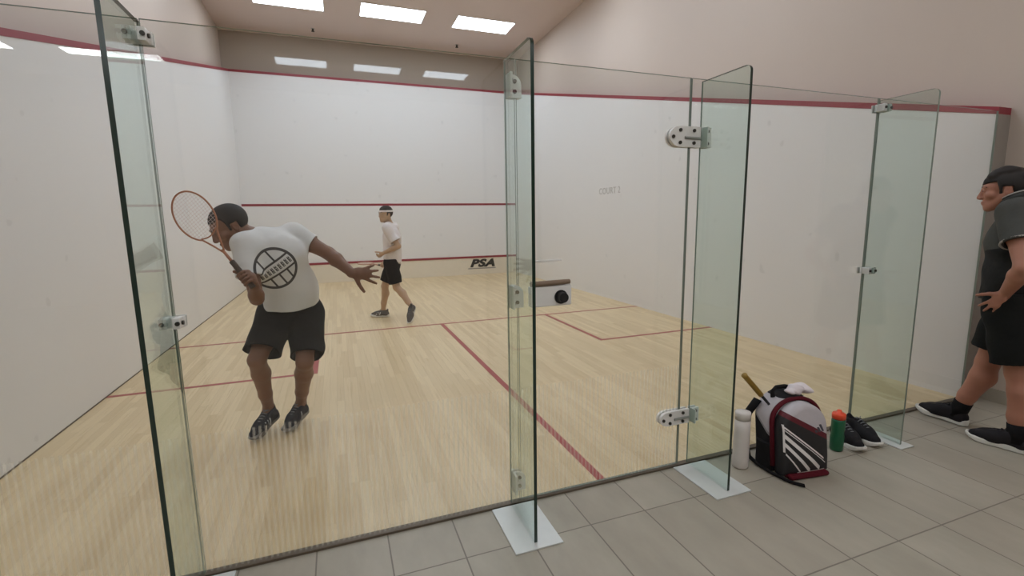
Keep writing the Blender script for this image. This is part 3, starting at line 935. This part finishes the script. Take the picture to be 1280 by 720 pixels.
def hair_shape(h, H, mat, parent, thick=.010, front=.072, side=.02, nape=-.055, tousle=.0, name='hair'):
    k = H.sc
    lo = H.c - .16 * k; hi = H.c + .16 * k
    S = Solid(lo, hi, h)
    S.ball(H(0, -.017, .042), [(.075 + thick) * k, (.094 + thick) * k, (.082 + thick) * k], .0, 'add', H.mat())
    if tousle: 
        for i in range(26):
            a = rng.uniform(-1.3, 1.9); b = rng.uniform(-1, 1)
            S.ball(H(.06 * b, -.015 + .07 * math.sin(a), .05 + .075 * math.cos(a) * math.sqrt(1 - .6 * b * b)), [tousle * k * 1.3, tousle * k * 1.5, tousle * k], .01, 'add', H.mat())
    def keep(x, y, z):
        px, py, pz = x - H.c[0], y - H.c[1], z - H.c[2]
        ly = (px * H.F[0] + py * H.F[1] + pz * H.F[2]) / k; lz = (px * H.U[0] + py * H.U[1] + pz * H.U[2]) / k
        lx = np.abs(px * H.R[0] + py * H.R[1] + pz * H.R[2]) / k
        t = np.clip((ly - .018) / .014, 0, 1)
        f = np.where(ly > .015, side + t * (front - .004 - side) + np.clip(ly - .06, 0, 1) * -.1, side + (ly - .015) * (side - nape) / .09)
        f = np.where((ly < .010) & (ly > -.032) & (lx > .05), np.maximum(f, .026), f)
        f = np.where((ly < .024) & (ly >= .010) & (lx > .05), np.minimum(f, -.014), f)
        f = f + .004 * np.sin(lx * 160 + ly * 90)
        return ((f - lz) * k * .7).astype(np.float32)
    S.warp(lambda x, y, z: 0 * x + 0 * y + 0 * z)
    S.F = np.maximum(S.F, keep(S.ax[0][:, None, None], S.ax[1][None, :, None], S.ax[2][None, None, :]))
    return S.obj(name, mat, parent)

def eyes(H, parent, white, dark, brow):
    k = H.sc
    for sx in (-1, 1):
        bm = bmesh.new(); c = Vector(H(sx * .031, .0775, .0125)) - parent.location
        bmesh.ops.create_uvsphere(bm, u_segments=16, v_segments=10, radius=.0112 * k, matrix=Matrix.Translation(c))
        e = obj('eye', bm, white, parent, True)
        bm = bmesh.new(); d = Vector(H(sx * .031, .0860, .0125)) - parent.location
        bmesh.ops.create_uvsphere(bm, u_segments=12, v_segments=8, radius=.0052 * k, matrix=Matrix.Translation(d))
        obj('iris', bm, dark, e, True)
        bm = bmesh.new()
        pts = [Vector(H(sx * x, y, z)) - parent.location for x, y, z in ((.014, .091, .034), (.026, .0905, .0385), (.040, .083, .037), (.050, .072, .031))]
        add_tube(bm, pts, [.0035 * k, .0045 * k, .004 * k, .002 * k], 6); obj('eyebrow', bm, brow, parent, True)

def open_hand(S, w, D, Sd, scale=1.0, spread=.22, curl=.25, thumb=(.55, .75, .1), k=.006):
    """w wrist, D towards the fingers, Sd towards the thumb side; the palm faces N = D x Sd"""
    D = unit(D); Sd = unit(np.array(Sd) - D * np.dot(Sd, D)); N = np.cross(D, Sd); c = scale
    w = np.array(w, float)
    S.cone(w - D * .01, w + D * .035 * c, .025 * c, .034 * c, .01, flat=(N, 1.5))
    S.cone(w + D * .035 * c, w + D * .075 * c, .036 * c, .037 * c, .012, flat=(N, 2.4))
    for i, (off, ln) in enumerate(((.030, .070), (.010, .079), (-.010, .073), (-.029, .057))):
        ang = spread * (1.5 - i) / 1.5
        d = unit(D * math.cos(ang) + Sd * math.sin(ang))
        p = w + D * (.078 - .004 * abs(i - 1)) * c + Sd * off * c
        q = p; b = 0; r = .0098 * c
        for j, f in enumerate((.45, .30, .25)):
            b += curl * (.5 + .35 * j)
            nq = q + (d * math.cos(b) + N * math.sin(b)) * ln * f * c
            S.cone(q, nq, r, r * .9, k if j == 0 else .004); q = nq; r *= .9
    t0 = w + D * .022 * c + Sd * .022 * c; td = unit(D * thumb[0] + Sd * thumb[1] + N * thumb[2])
    t1 = t0 + td * .042 * c; t2 = t1 + unit(td + D * .25) * .032 * c; t3 = t2 + unit(td + D * .35) * .024 * c
    S.cone(t0, t1, .016 * c, .012 * c, .01); S.cone(t1, t2, .0115 * c, .0105 * c, .005); S.cone(t2, t3, .0105 * c, .0085 * c, .004)

def grip_hand(S, w, g, A, scale=1.0, rh=.015, toward=None):
    """fingers wrapped around a handle: g on the handle axis at the middle of the palm, A along the handle towards the thumb"""
    A = unit(A); w, g = np.array(w, float), np.array(g, float)
    pd = unit((w - g) - A * np.dot(w - g, A))       # from handle towards wrist
    Q = np.cross(A, pd)
    if toward is not None and np.dot(Q, toward) < 0: Q = -Q
    c = scale; R0 = rh + .009 * c
    pc = g + pd * .012 * c - Q * (R0 + .004)
    S.cone(w, g + pd * .03 * c - Q * R0 * .8, .026 * c, .031 * c, .012)
    S.cone(g + A * .022 * c - Q * (R0 + .004), g - A * .036 * c - Q * (R0 + .004), .017 * c, .015 * c, .012)
    S.cone(g + pd * .028 * c - Q * R0 * .7, g - A * .012 - Q * (R0 + .002), .026 * c, .022 * c, .012)
    for i in range(4):
        ca = g + A * (.034 - .0215 * i) * c
        pts = []
        for j in range(7):
            th = -PI * .95 + j * (PI * 1.25) / 6          # start behind (-Q), go round the far side
            pts.append(ca - pd * math.sin(th + PI / 2 + .0) * 0 + (Q * math.sin(th + PI / 2) * 1.0 + -pd * math.cos(th + PI / 2)) * (R0 + .001))
        for a, b in zip(pts, pts[1:]): S.cone(a, b, .0092 * c, .0088 * c, .0015)
    t0 = g + pd * .03 * c - Q * R0 * .5 + A * .01
    t1 = g + pd * (R0 + .008) + A * .04 * c; t2 = g + pd * (R0 + .002) * .6 + Q * R0 * .7 + A * .058 * c; t3 = g + Q * (R0 + .002) + A * .07 * c
    S.cone(t0, t1, .015 * c, .012 * c, .008); S.cone(t1, t2, .0115 * c, .0105 * c, .003); S.cone(t2, t3, .0105 * c, .0085 * c, .003)

def folds(amp, seed=0.0, fx=26.0):
    def f(x, y, z):
        return amp * (np.sin(fx * (x * .8 + z * .6) + 6 * np.sin(7 * z + seed) + seed) * np.sin(9 * z + 11 * y + seed * 2) + .6 * np.sin(38 * z - 22 * x + seed))
    return f

def limb(S, P, k=.02): S.chain(P, k)
def mixp(a, b, t): return np.array(a, float) * (1 - t) + np.array(b, float) * t

def arm(S, sh, el, wr, f=1.0):
    limb(S, [(sh, .052 * f), (mixp(sh, el, .45), .048 * f), (el, .038 * f)])
    limb(S, [(el, .038 * f), (mixp(el, wr, .3), .041 * f), (wr, .026 * f)])
def leg(S, hp, kn, an, f=1.0, back=(0, 0, 0)):
    b = np.array(back, float)
    limb(S, [(hp, .082 * f), (mixp(hp, kn, .5), .07 * f), (kn, .053 * f)])
    limb(S, [(kn, .051 * f), (mixp(kn, an, .3) + b * .018, .057 * f), (mixp(kn, an, .7), .042 * f), (an, .034 * f)])

M['eye_white'] = plain('eye_white', (196, 184, 176), .4)
# ---- the player crouching with the racket held up in front of his face
def player_one():
    me_ = empty('person', (1.45, 1.40, 0), 'crouching player in white t-shirt and black shorts holding an orange racket before his face', 'person')
    sk = skin('warm_brown_skin', (128, 90, 70))
    hipR, hipL = V3(1.482, 1.439, .831), V3(1.678, 1.431, .815)
    knR, knL = V3(1.375, 1.212, .57), V3(1.657, 1.183, .533)
    anR, anL = V3(1.386, 1.432, .165), V3(1.586, 1.486, .145)
    pelvis, waist, chest, nb = V3(1.585, 1.423, .838), V3(1.597, 1.375, .991), V3(1.535, 1.30, 1.21), V3(1.437, 1.309, 1.335)
    shR, elR, wrR = V3(1.372, 1.197, 1.305), V3(1.428, 1.085, .985), V3(1.440, .965, 1.075)
    shL, elL, wrL = V3(1.628, 1.428, 1.357), V3(1.848, 1.369, 1.222), V3(1.989, 1.233, 1.092)
    side = unit(hipL - hipR); sside = unit(shL - shR); spine = unit(nb - pelvis)
    dn = unit(np.cross(spine, unit(side + sside)))
    H = Frame((1.290, 1.280, 1.408), (-.78, -.36, -.50), (-.34, -.08, .93), 1.10)
    S = Solid((1.02, .84, .0), (2.24, 1.75, 1.62), .0055)
    S.cone(pelvis, waist, .128, .118, .03, flat=(dn, 1.35)); S.cone(waist, chest, .118, .138, .03, flat=(dn, 1.4)); S.cone(chest, nb, .13, .06, .04, flat=(dn, 1.3))
    S.cone(shR, nb, .045, .05, .03); S.cone(shL, nb, .045, .05, .03)
    head_shape(S, H, nb)
    arm(S, shR, elR, wrR); arm(S, shL, elL, wrL, 1.12)
    bk = unit(V3(.1, .9, .3))
    leg(S, hipR, knR, anR, 1.0, bk); leg(S, hipL, knL, anL, 1.0, bk)
    S.cone(anR, V3(1.335, 1.36, .07), .034, .028, .02); S.cone(anL, V3(1.53, 1.42, .065), .034, .028, .02)
    open_hand(S, wrL, (.95, -.22, -.04), (-.05, -.15, -1), 1.13, .42, .12, (.35, .95, .05))
    A = unit(V3(-.325, .183, .463)); g = V3(1.408, .915, 1.128)
    grip_hand(S, wrR, g, A, 1.0, toward=V3(-.3, -.9, .1))
    S.obj('body', sk, me_)
    hair_shape(.005, H, plain('black_hair', (24, 21, 20), .75), me_, .009, .075, .018, -.05)
    eyes(H, me_, M['eye_white'], M['black'], M['black'])
    # t-shirt
    T = Solid((1.15, 1.02, .78), (1.98, 1.70, 1.50), .0055)
    hem = V3(1.590, 1.385, .865)
    T.cone(V3(1.588, 1.408, .80), waist, .182, .168, .03, flat=(dn, 1.42)); T.cone(waist, chest, .168, .168, .04, flat=(dn, 1.38)); T.cone(chest, mixp(chest, nb, .75), .166, .085, .05, flat=(dn, 1.3))
    T.cone(shR, mixp(shR, nb, .8), .062, .062, .07); T.cone(shL, mixp(shL, nb, .8), .068, .066, .05)
    T.cut(hem, V3(.03, .06, -1))
    slR, slL = V3(1.392, 1.120, 1.115), V3(1.748, 1.396, 1.285)
    T.cone(shR, slR, .064, .078, .075, cap=0.0); T.cone(shL, slL, .076, .072, .04, cap=0.0)
    T.warp(folds(.0035, 1.0))
    T.cone(nb - spine * .03, nb + unit(H.c - nb) * .14, .062, .075, .006, 'sub')
    T.cone(mixp(shL, slL, .55), slL + (slL - shL) * .2, .058, .061, .004, 'sub'); T.cone(mixp(shR, slR, .6), slR + (slR - shR) * .2, .056, .068, .004, 'sub')
    T.cone(hem + V3(0, .02, .05), hem + V3(0, .03, -.06), .168, .172, .004, 'sub', flat=(dn, 1.42))
    # printed ring emblem on the chest
    m = Mat('white_tee_with_ring_print', lin(222, 220, 217), .9, 0, .2)
    cpos = V3(1.521, 1.20, 1.152) - V3(1.45, 1.40, 0)
    e1 = unit(unit(V3(.93, -.30, .10)) - dn * np.dot(unit(V3(.93, -.30, .10)), dn)); e2 = np.cross(e1, dn); e2 = e2 * (1 if e2[2] > 0 else -1)
    x, y, z = m.xyz()
    def dotv(v): return (x - cpos[0]) * v[0] + (y - cpos[1]) * v[1] + (z - cpos[2]) * v[2]
    a, b = dotv(e1), dotv(e2)
    facing = dn if dn[1] < 0 else -dn
    front = dotv(facing).gt(-.09)
    ca, sa = math.cos(math.radians(24)), math.sin(math.radians(24))
    u, v = a * ca + b * sa, b * ca - a * sa
    r = (u * u + v * v).sqrt()
    R0 = .136
    ring = (r - (R0 - .008)).abs().lt(.0085)
    ins = r.lt(R0)
    bars = ((v - .040).abs().lt(.0062)).max((v + .040).abs().lt(.0062))
    upper = v.gt(.04); lower = v.lt(-.04)
    lean = u * 1.0
    ribs = ((lean + .048).abs().lt(.0055)).max((lean - .030).abs().lt(.0055)) * upper
    ribs = ribs.max(((lean + .055).abs().lt(.0055)).max((lean - .0).abs().lt(.0055)).max((lean - .055).abs().lt(.0055)) * lower)
    letters = ((u / .024).fract().lt(.62)) * (v.abs().lt(.019)) * u.abs().lt(.112) * (1.0 if False else ((v / .0127).fract().gt(.35).max((u / .012).fract().lt(.5))))
    ink = (ring.max((bars.max(ribs)) * ins).max(letters * ins)) * front * .93
    fn = m.noise(None, 9.0, 4.0)
    base = m.mix(fn, lin(214, 213, 211), lin(230, 229, 227))
    m.color(m.mix(ink, base, lin(34, 33, 34)))
    m.bump(m.noise(None, 11.0, 3.0), .25, .03)
    T.obj('t_shirt', m.m, me_)
    # shorts
    B = Solid((1.2, 1.0, .45), (1.92, 1.72, .95), .0055)
    B.cone(pelvis + V3(0, 0, -.02), pelvis + V3(.005, -.01, .06), .168, .160, .03, flat=(dn, 1.4))
    hmR, hmL = V3(1.408, 1.235, .612), V3(1.672, 1.222, .560)
    B.cone(hipR, hmR, .118, .112, .03, cap=0.0, flat=(V3(0, 1, .3), 1.08)); B.cone(hipL, hmL, .118, .105, .03, cap=0.0, flat=(V3(0, 1, .3), 1.08))
    B.cut(V3(1.59, 1.4, .90), (0, 0, 1))
    B.warp(folds(.004, 2.3, 20.0))
    for hp, hm, r in ((hipR, hmR, .099), (hipL, hmL, .093)):
        d = unit(hm - hp); B.cone(hm - d * .06, hm + d * .05, r - .008, r + .004, .003, 'sub')
    B.obj('shorts', fabric('black_shorts', (19, 19, 22), .85), me_)
    sm = shoe_meshes(fabric('navy_shoe', (44, 44, 52), .7), plain('shoe_sole_grey', (116, 112, 108), .5), M['lace_grey'], plain('pale_shoe_stripes', (176, 178, 178), .5))
    put_shoe(sm, (1.432, 1.487, .075), (1.292, 1.235, .004), me_, 1.0)
    put_shoe(sm, (1.618, 1.552, .055), (1.482, 1.295, .004), me_, 1.0, True)
    for an, kn in ((anR, knR), (anL, knL)):
        bm = bmesh.new(); d = unit(kn - an)
        add_cyl(bm, Vector(an - d * .06) - me_.location, Vector(an + d * .012) - me_.location, .044, .040, 20); obj('sock', bm, fabric('dark_sock', (64, 58, 54)), me_, True)
    # racket
    rk = empty('squash_racket', (1.42, .91, 1.11), 'orange framed squash racket held up in front of the crouching player', 'racket')
    racket_mesh(rk, g - A * .065, A, (.88, -.30, .35) , .675, (M['orange'], M['grip_dk'], M['string']), head_w=.108, head_l=.31)
player_one()

# ---- the player walking across the front of the court
def player_two():
    me_ = empty('person', (2.66, 4.95, 0), 'far player in white t-shirt, black shorts and white headband walking across the court', 'person')
    sk = skin('light_skin', (188, 156, 128))
    fwd = unit(V3(-.93, .37, 0)); left = V3(-fwd[1], fwd[0], 0)      # left = the side nearer the camera
    pelvis, waist, chest, nb = V3(2.645, 4.975, .84), V3(2.655, 4.972, .98), V3(2.655, 4.965, 1.19), V3(2.622, 4.975, 1.375)
    hN, hF = pelvis + left * .085, pelvis - left * .085
    sN, sF = V3(2.645, 4.965, 1.33) + left * .175, V3(2.645, 4.965, 1.33) - left * .175
    eN, wN = V3(2.715, 4.74, 1.075), V3(2.515, 4.80, .985)
    eF, wF = V3(2.70, 5.20, 1.06), V3(2.565, 5.12, .83)
    kF, aF = V3(2.525, 5.06, .475), V3(2.492, 5.125, .105)
    kN, aN = V3(2.675, 4.86, .47), V3(2.855, 4.635, .205)
    H = Frame((2.578, 4.945, 1.515), unit(fwd * 1.0 + left * 1.35 + V3(0, 0, -.05)), (0, 0, 1), .98)
    S = Solid((2.2, 4.35, 0), (3.05, 5.45, 1.70), .0062)
    S.cone(pelvis, waist, .125, .118, .03, flat=(fwd, 1.35)); S.cone(waist, chest, .118, .135, .03, flat=(fwd, 1.4)); S.cone(chest, nb, .125, .055, .04, flat=(fwd, 1.3))
    S.cone(sN, nb, .042, .05, .03); S.cone(sF, nb, .042, .05, .03)
    head_shape(S, H, nb, .052)
    arm(S, sN, eN, wN, .92); arm(S, sF, eF, wF, .92)
    leg(S, hN, kN, aN, .97, -fwd); leg(S, hF, kF, aF, .97, -fwd)
    S.cone(aF, aF + fwd * .09 + V3(0, 0, -.05), .034, .028, .02); S.cone(aN, aN + V3(-.03, -.05, -.08), .034, .028, .02)
    open_hand(S, wN, (-.75, .2, -.55), unit(V3(-.3, -.6, .6)), .95, .08, 1.15, (.6, .6, .5))
    g = V3(2.525, 5.10, .775); A = unit(V3(-.346, .59, .02))
    grip_hand(S, wF, g, A, .95)
    S.obj('body', sk, me_)
    hair_shape(.0055, H, plain('dark_brown_hair', (38, 31, 28), .8), me_, .012, .070, .016, -.05, .012)
    eyes(H, me_, M['eye_white'], M['black'], M['black'])
    hb = Solid(H.c - .13, H.c + .15, .0045)
    up = H.U
    hb.ball(H(0, -.016, .045), [.0885, .1085, .094], 0, 'add', H.mat()); hb.cut(H(0, 0, .068), up); hb.cut(H(0, 0, .040), -up)
    hb.ball(H(0, -.016, .04), [.078, .096, .3], 0, 'sub', H.mat())
    hb.obj('headband', plain('white_headband', (232, 226, 222), .9), me_)
    T = Solid((2.35, 4.55, .72), (2.95, 5.40, 1.48), .006)
    hem = V3(2.65, 4.965, .785)
    T.cone(V3(2.645, 4.972, .74), waist, .165, .16, .03, flat=(fwd, 1.3)); T.cone(waist, chest, .16, .162, .04, flat=(fwd, 1.32)); T.cone(chest, mixp(chest, nb, .75), .16, .08, .05, flat=(fwd, 1.3))
    T.cut(hem, (0, 0, -1))
    for sh, el in ((sN, eN), (sF, eF)):
        q = mixp(sh, el, .72); T.cone(sh, mixp(sh, nb, .8), .062, .06, .05); T.cone(sh, q, .068, .074, .04, cap=0.0)
    T.warp(folds(.003, .4))
    T.cone(nb - V3(0, 0, .02), nb + V3(-.01, 0, .14), .058, .07, .006, 'sub')
    for sh, el in ((sN, eN), (sF, eF)):
        q = mixp(sh, el, .72); T.cone(mixp(sh, q, .7), q + (q - sh) * .2, .056, .064, .004, 'sub')
    T.cone(hem + V3(0, 0, .05), hem - V3(0, 0, .05), .152, .154, .004, 'sub', flat=(fwd, 1.32))
    T.obj('t_shirt', fabric('white_t_shirt', (228, 220, 218)), me_)
    B = Solid((2.38, 4.6, .4), (2.95, 5.3, .92), .006)
    B.cone(pelvis + V3(0, 0, -.04), pelvis + V3(0, 0, .03), .150, .145, .03, flat=(fwd, 1.3))
    for hp, kn, r in ((hN, kN, .098), (hF, kF, .098)):
        q = mixp(hp, kn, .84); B.cone(hp, q, .105, r, .03, cap=0.0)
    B.cut(pelvis + V3(0, 0, .045), (0, 0, 1)); B.warp(folds(.003, 3.1, 20.0))
    for hp, kn in ((hN, kN), (hF, kF)):
        q = mixp(hp, kn, .84); d = unit(kn - hp); B.cone(q - d * .05, q + d * .05, .080, .092, .003, 'sub')
    B.obj('shorts', fabric('black_shorts_short', (22, 21, 23)), me_)
    sm = shoe_meshes(fabric('grey_black_shoe', (92, 88, 86), .7), M['sole_white'], M['lace_grey'], plain('white_shoe_overlay', (206, 204, 200), .5))
    put_shoe(sm, (2.575, 5.09, .004), (2.31, 5.19, .004), me_, 1.0)
    put_shoe(sm, (2.895, 4.675, .205), (2.80, 4.545, .012), me_, 1.0, True)
    rk = empty('squash_racket', (2.53, 5.1, .775), 'orange squash racket held edge on by the far walking player', 'racket')
    racket_mesh(rk, g - A * .07, A, (.86, .5, .1), .675, (M['orange'], M['grip_dk'], M['string']), head_w=.1, head_l=.3)
player_two()

# ---- the man watching from the lobby
def watcher():
    me_ = empty('person', (5.78, -.45, 0), 'standing man in dark polo shirt and black shorts watching with a hand on his hip', 'person')
    sk = skin('ruddy_skin', (168, 116, 96))
    fwd = unit(V3(-.22, .975, 0)); left = V3(-fwd[1], fwd[0], 0)
    pelvis, waist, chest, nb = V3(5.78, -.49, .90), V3(5.782, -.485, 1.06), V3(5.79, -.47, 1.27), V3(5.79, -.452, 1.475)
    hL, hR = pelvis + left * .095, pelvis - left * .095
    sL, sR = V3(5.79, -.465, 1.43) + left * .185, V3(5.79, -.465, 1.43) - left * .185
    eL, wL = V3(5.470, -.640, 1.13), V3(5.572, -.530, .966)
    eR, wR = V3(6.09, -.62, 1.12), V3(5.97, -.43, .97)
    kR, aR = V3(5.845, -.375, .475), V3(5.835, -.262, .10)
    kL, aL = V3(5.70, -.585, .48), V3(5.695, -.625, .10)
    H = Frame((5.782, -.372, 1.562), unit(fwd * 1.0 + left * .22 + V3(0, 0, -.10)), (.0, .1, 1), 1.07)
    S = Solid((5.38, -.98, 0), (6.2, -.02, 1.78), .0055)
    S.cone(pelvis, waist, .150, .152, .03, flat=(fwd, 1.25)); S.cone(waist, chest, .152, .155, .03, flat=(fwd, 1.25)); S.cone(chest, nb, .145, .065, .04, flat=(fwd, 1.25))
    S.cone(sL, nb, .048, .056, .03); S.cone(sR, nb, .048, .056, .03)
    head_shape(S, H, nb, .064)
    arm(S, sL, eL, wL, 1.12); arm(S, sR, eR, wR, 1.12)
    leg(S, hL, kL, aL, 1.16, -fwd); leg(S, hR, kR, aR, 1.16, -fwd)
    S.cone(aL, aL + V3(-.02, .10, -.05), .034, .028, .02); S.cone(aR, aR + V3(0, .10, -.05), .034, .028, .02)
    open_hand(S, wL, unit(V3(-.10, .42, -.88)), unit(V3(-.38, .81, .45)), .95, .42, .22, (.5, .9, .1))
    open_hand(S, wR, unit(V3(-.25, .62, -.60)), unit(V3(.35, .6, .65)), 1.08, .2, .3, (.45, .9, -.1))
    S.obj('body', sk, me_)
    hair_shape(.005, H, plain('dark_hair', (34, 28, 26), .75), me_, .013, .058, -.012, -.085, .021)
    eyes(H, me_, M['eye_white'], M['black'], plain('brown_eyebrow', (58, 40, 34)))
    # polo shirt
    T = Solid((5.40, -.85, .84), (6.18, -.10, 1.56), .0055)
    hem = V3(5.78, -.47, .905)
    T.cone(V3(5.78, -.47, .86), waist, .178, .180, .03, flat=(fwd, 1.22)); T.cone(waist, chest, .180, .182, .04, flat=(fwd, 1.22)); T.cone(chest, mixp(chest, nb, .78), .178, .088, .05, flat=(fwd, 1.25))
    T.cut(hem, (0, 0, -1))
    for sh, el in ((sL, eL), (sR, eR)):
        q = mixp(sh, el, .56); T.cone(sh, mixp(sh, nb, .8), .070, .072, .05); T.cone(sh, q, .080, .084, .04, cap=0.0)
    T.warp(folds(.0035, .9))
    T.cone(nb - V3(0, 0, .02), nb + V3(0, .03, .14), .068, .084, .006, 'sub')
    for sh, el in ((sL, eL), (sR, eR)):
        q = mixp(sh, el, .56); T.cone(mixp(sh, q, .75), q + (q - sh) * .2, .063, .068, .004, 'sub')
    T.cone(hem + V3(0, 0, .04), hem - V3(0, 0, .05), .165, .170, .004, 'sub', flat=(fwd, 1.22))
    m = Mat('charcoal_polo', lin(52, 52, 50), .85, 0, .25)
    x, y, z = m.xyz()
    yoke = (z + y * .25 + m.noise(None, 6.0) * .02).gt(1.235)
    m.color(m.mix(yoke, lin(36, 36, 36), lin(72, 72, 69))); m.bump(m.noise(None, 12.0, 3.0), .3, .03)
    shirt = T.obj('polo_shirt', m.m, me_)
    # collar with a pale edge, cuff bands
    pale = plain('pale_shirt_trim', (176, 170, 164), .8)
    nk = unit(V3(-.02, .50, 1)); cx = unit(np.cross(nk, V3(0, 1, 0))); cy = np.cross(nk, cx)
    bm = bmesh.new(); c0 = nb + V3(0, .008, .034)
    ring = lambda r, h: [Vector(c0 + nk * (h + .012 * math.cos(t)) + (cx * math.cos(t) * 1.0 + cy * math.sin(t) * 1.02) * r) - me_.location for t in [2 * PI * i / 36 for i in range(36)]]
    add_tube(bm, ring(.078, .0), .017, 8, True, 0, (tuple(nk), 1.0)); add_tube(bm, ring(.076, .018), .013, 8, True)
    col = obj('collar', bm, plain('charcoal_collar', (58, 58, 56), .85), me_, True)
    bm = bmesh.new(); add_tube(bm, ring(.086, .023), .004, 6, True); obj('collar_piping', bm, pale, col, True)
    for sh, el in ((sL, eL), (sR, eR)):
        q = mixp(sh, el, .56); d = unit(el - sh); a1 = unit(np.cross(d, V3(0, 0, 1))); a2 = np.cross(d, a1)
        bm = bmesh.new(); add_tube(bm, [Vector(q - d * .005 + (a1 * math.cos(t) + a2 * math.sin(t)) * .081) - me_.location for t in [2 * PI * i / 32 for i in range(32)]], .006, 6, True)
        obj('cuff_trim', bm, pale, shirt, True)
    B = Solid((5.45, -.80, .46), (6.1, -.10, 1.02), .0055)
    B.cone(pelvis + V3(0, 0, -.04), pelvis + V3(0, 0, .04), .170, .168, .03, flat=(fwd, 1.22))
    qR, qL = mixp(hR, kR, .80) , mixp(hL, kL, .86)
    B.cone(hR, qR, .128, .112, .03, cap=0.0); B.cone(hL, qL, .128, .122, .03, cap=0.0)
    B.cut(pelvis + V3(0, 0, .06), (0, 0, 1)); B.warp(folds(.004, 4.1, 20.0))
    for hp, q, r in ((hR, qR, .098), (hL, qL, .108)):
        d = unit(q - hp); B.cone(q - d * .05, q + d * .05, r - .008, r + .004, .003, 'sub')
    B.obj('shorts', fabric('black_shorts_long', (24, 25, 24)), me_)
    sm = shoe_meshes(fabric('black_runner', (36, 33, 36), .7), M['sole_white'], plain('dark_laces', (54, 52, 54), .8))
    put_shoe(sm, (5.83, -.325, .004), (5.822, -.01, .012), me_, 1.06)
    put_shoe(sm, (5.705, -.70, .004), (5.655, -.405, .004), me_, 1.06, True)
    so = fabric('black_sock', (20, 18, 19))
    for an, kn in ((aR, kR), (aL, kL)):
        d = unit(kn - an); bm = bmesh.new()
        add_cyl(bm, Vector(an - d * .045) - me_.location, Vector(an + d * .07) - me_.location, .050, .0505, 22); obj('sock', bm, so, me_, True)
watcher()
EXPOSURE = 0.0

# ------------------------------------------------------------------ camera and render look
cam_d = bpy.data.cameras.new('camera'); cam = bpy.data.objects.new('camera', cam_d); COL.objects.link(cam)
cam_d.sensor_width = 36.0; cam_d.lens = 591.04 / 1280 * 36.0; cam_d.clip_start = .05
R_ = Matrix(((0.93805561, 0.06411917, -0.34050024), (-0.34618364, 0.13248057, -0.92876573), (-0.01444203, 0.98910951, 0.14647115)))
cam.matrix_world = Matrix.Translation((1.9068, -2.1034, 1.4452)) @ R_.to_4x4()
SC.camera = cam
w = bpy.data.worlds.new('world'); SC.world = w; w.use_nodes = True
w.node_tree.nodes['Background'].inputs[0].default_value = (.5, .5, .5, 1)
w.node_tree.nodes['Background'].inputs[1].default_value = 0.05
SC.view_settings.view_transform = 'Standard'
try: SC.view_settings.look = 'None'
except Exception: pass
SC.view_settings.gamma = 1.0
SC.view_settings.exposure = EXPOSURE
SC.view_settings.use_curve_mapping = False
cy = SC.cycles
cy.max_bounces = 10; cy.diffuse_bounces = 5; cy.glossy_bounces = 5; cy.transparent_max_bounces = 32
cy.use_denoising = True
cy.caustics_reflective = False; cy.caustics_refractive = False
cy.sample_clamp_indirect = 6.0
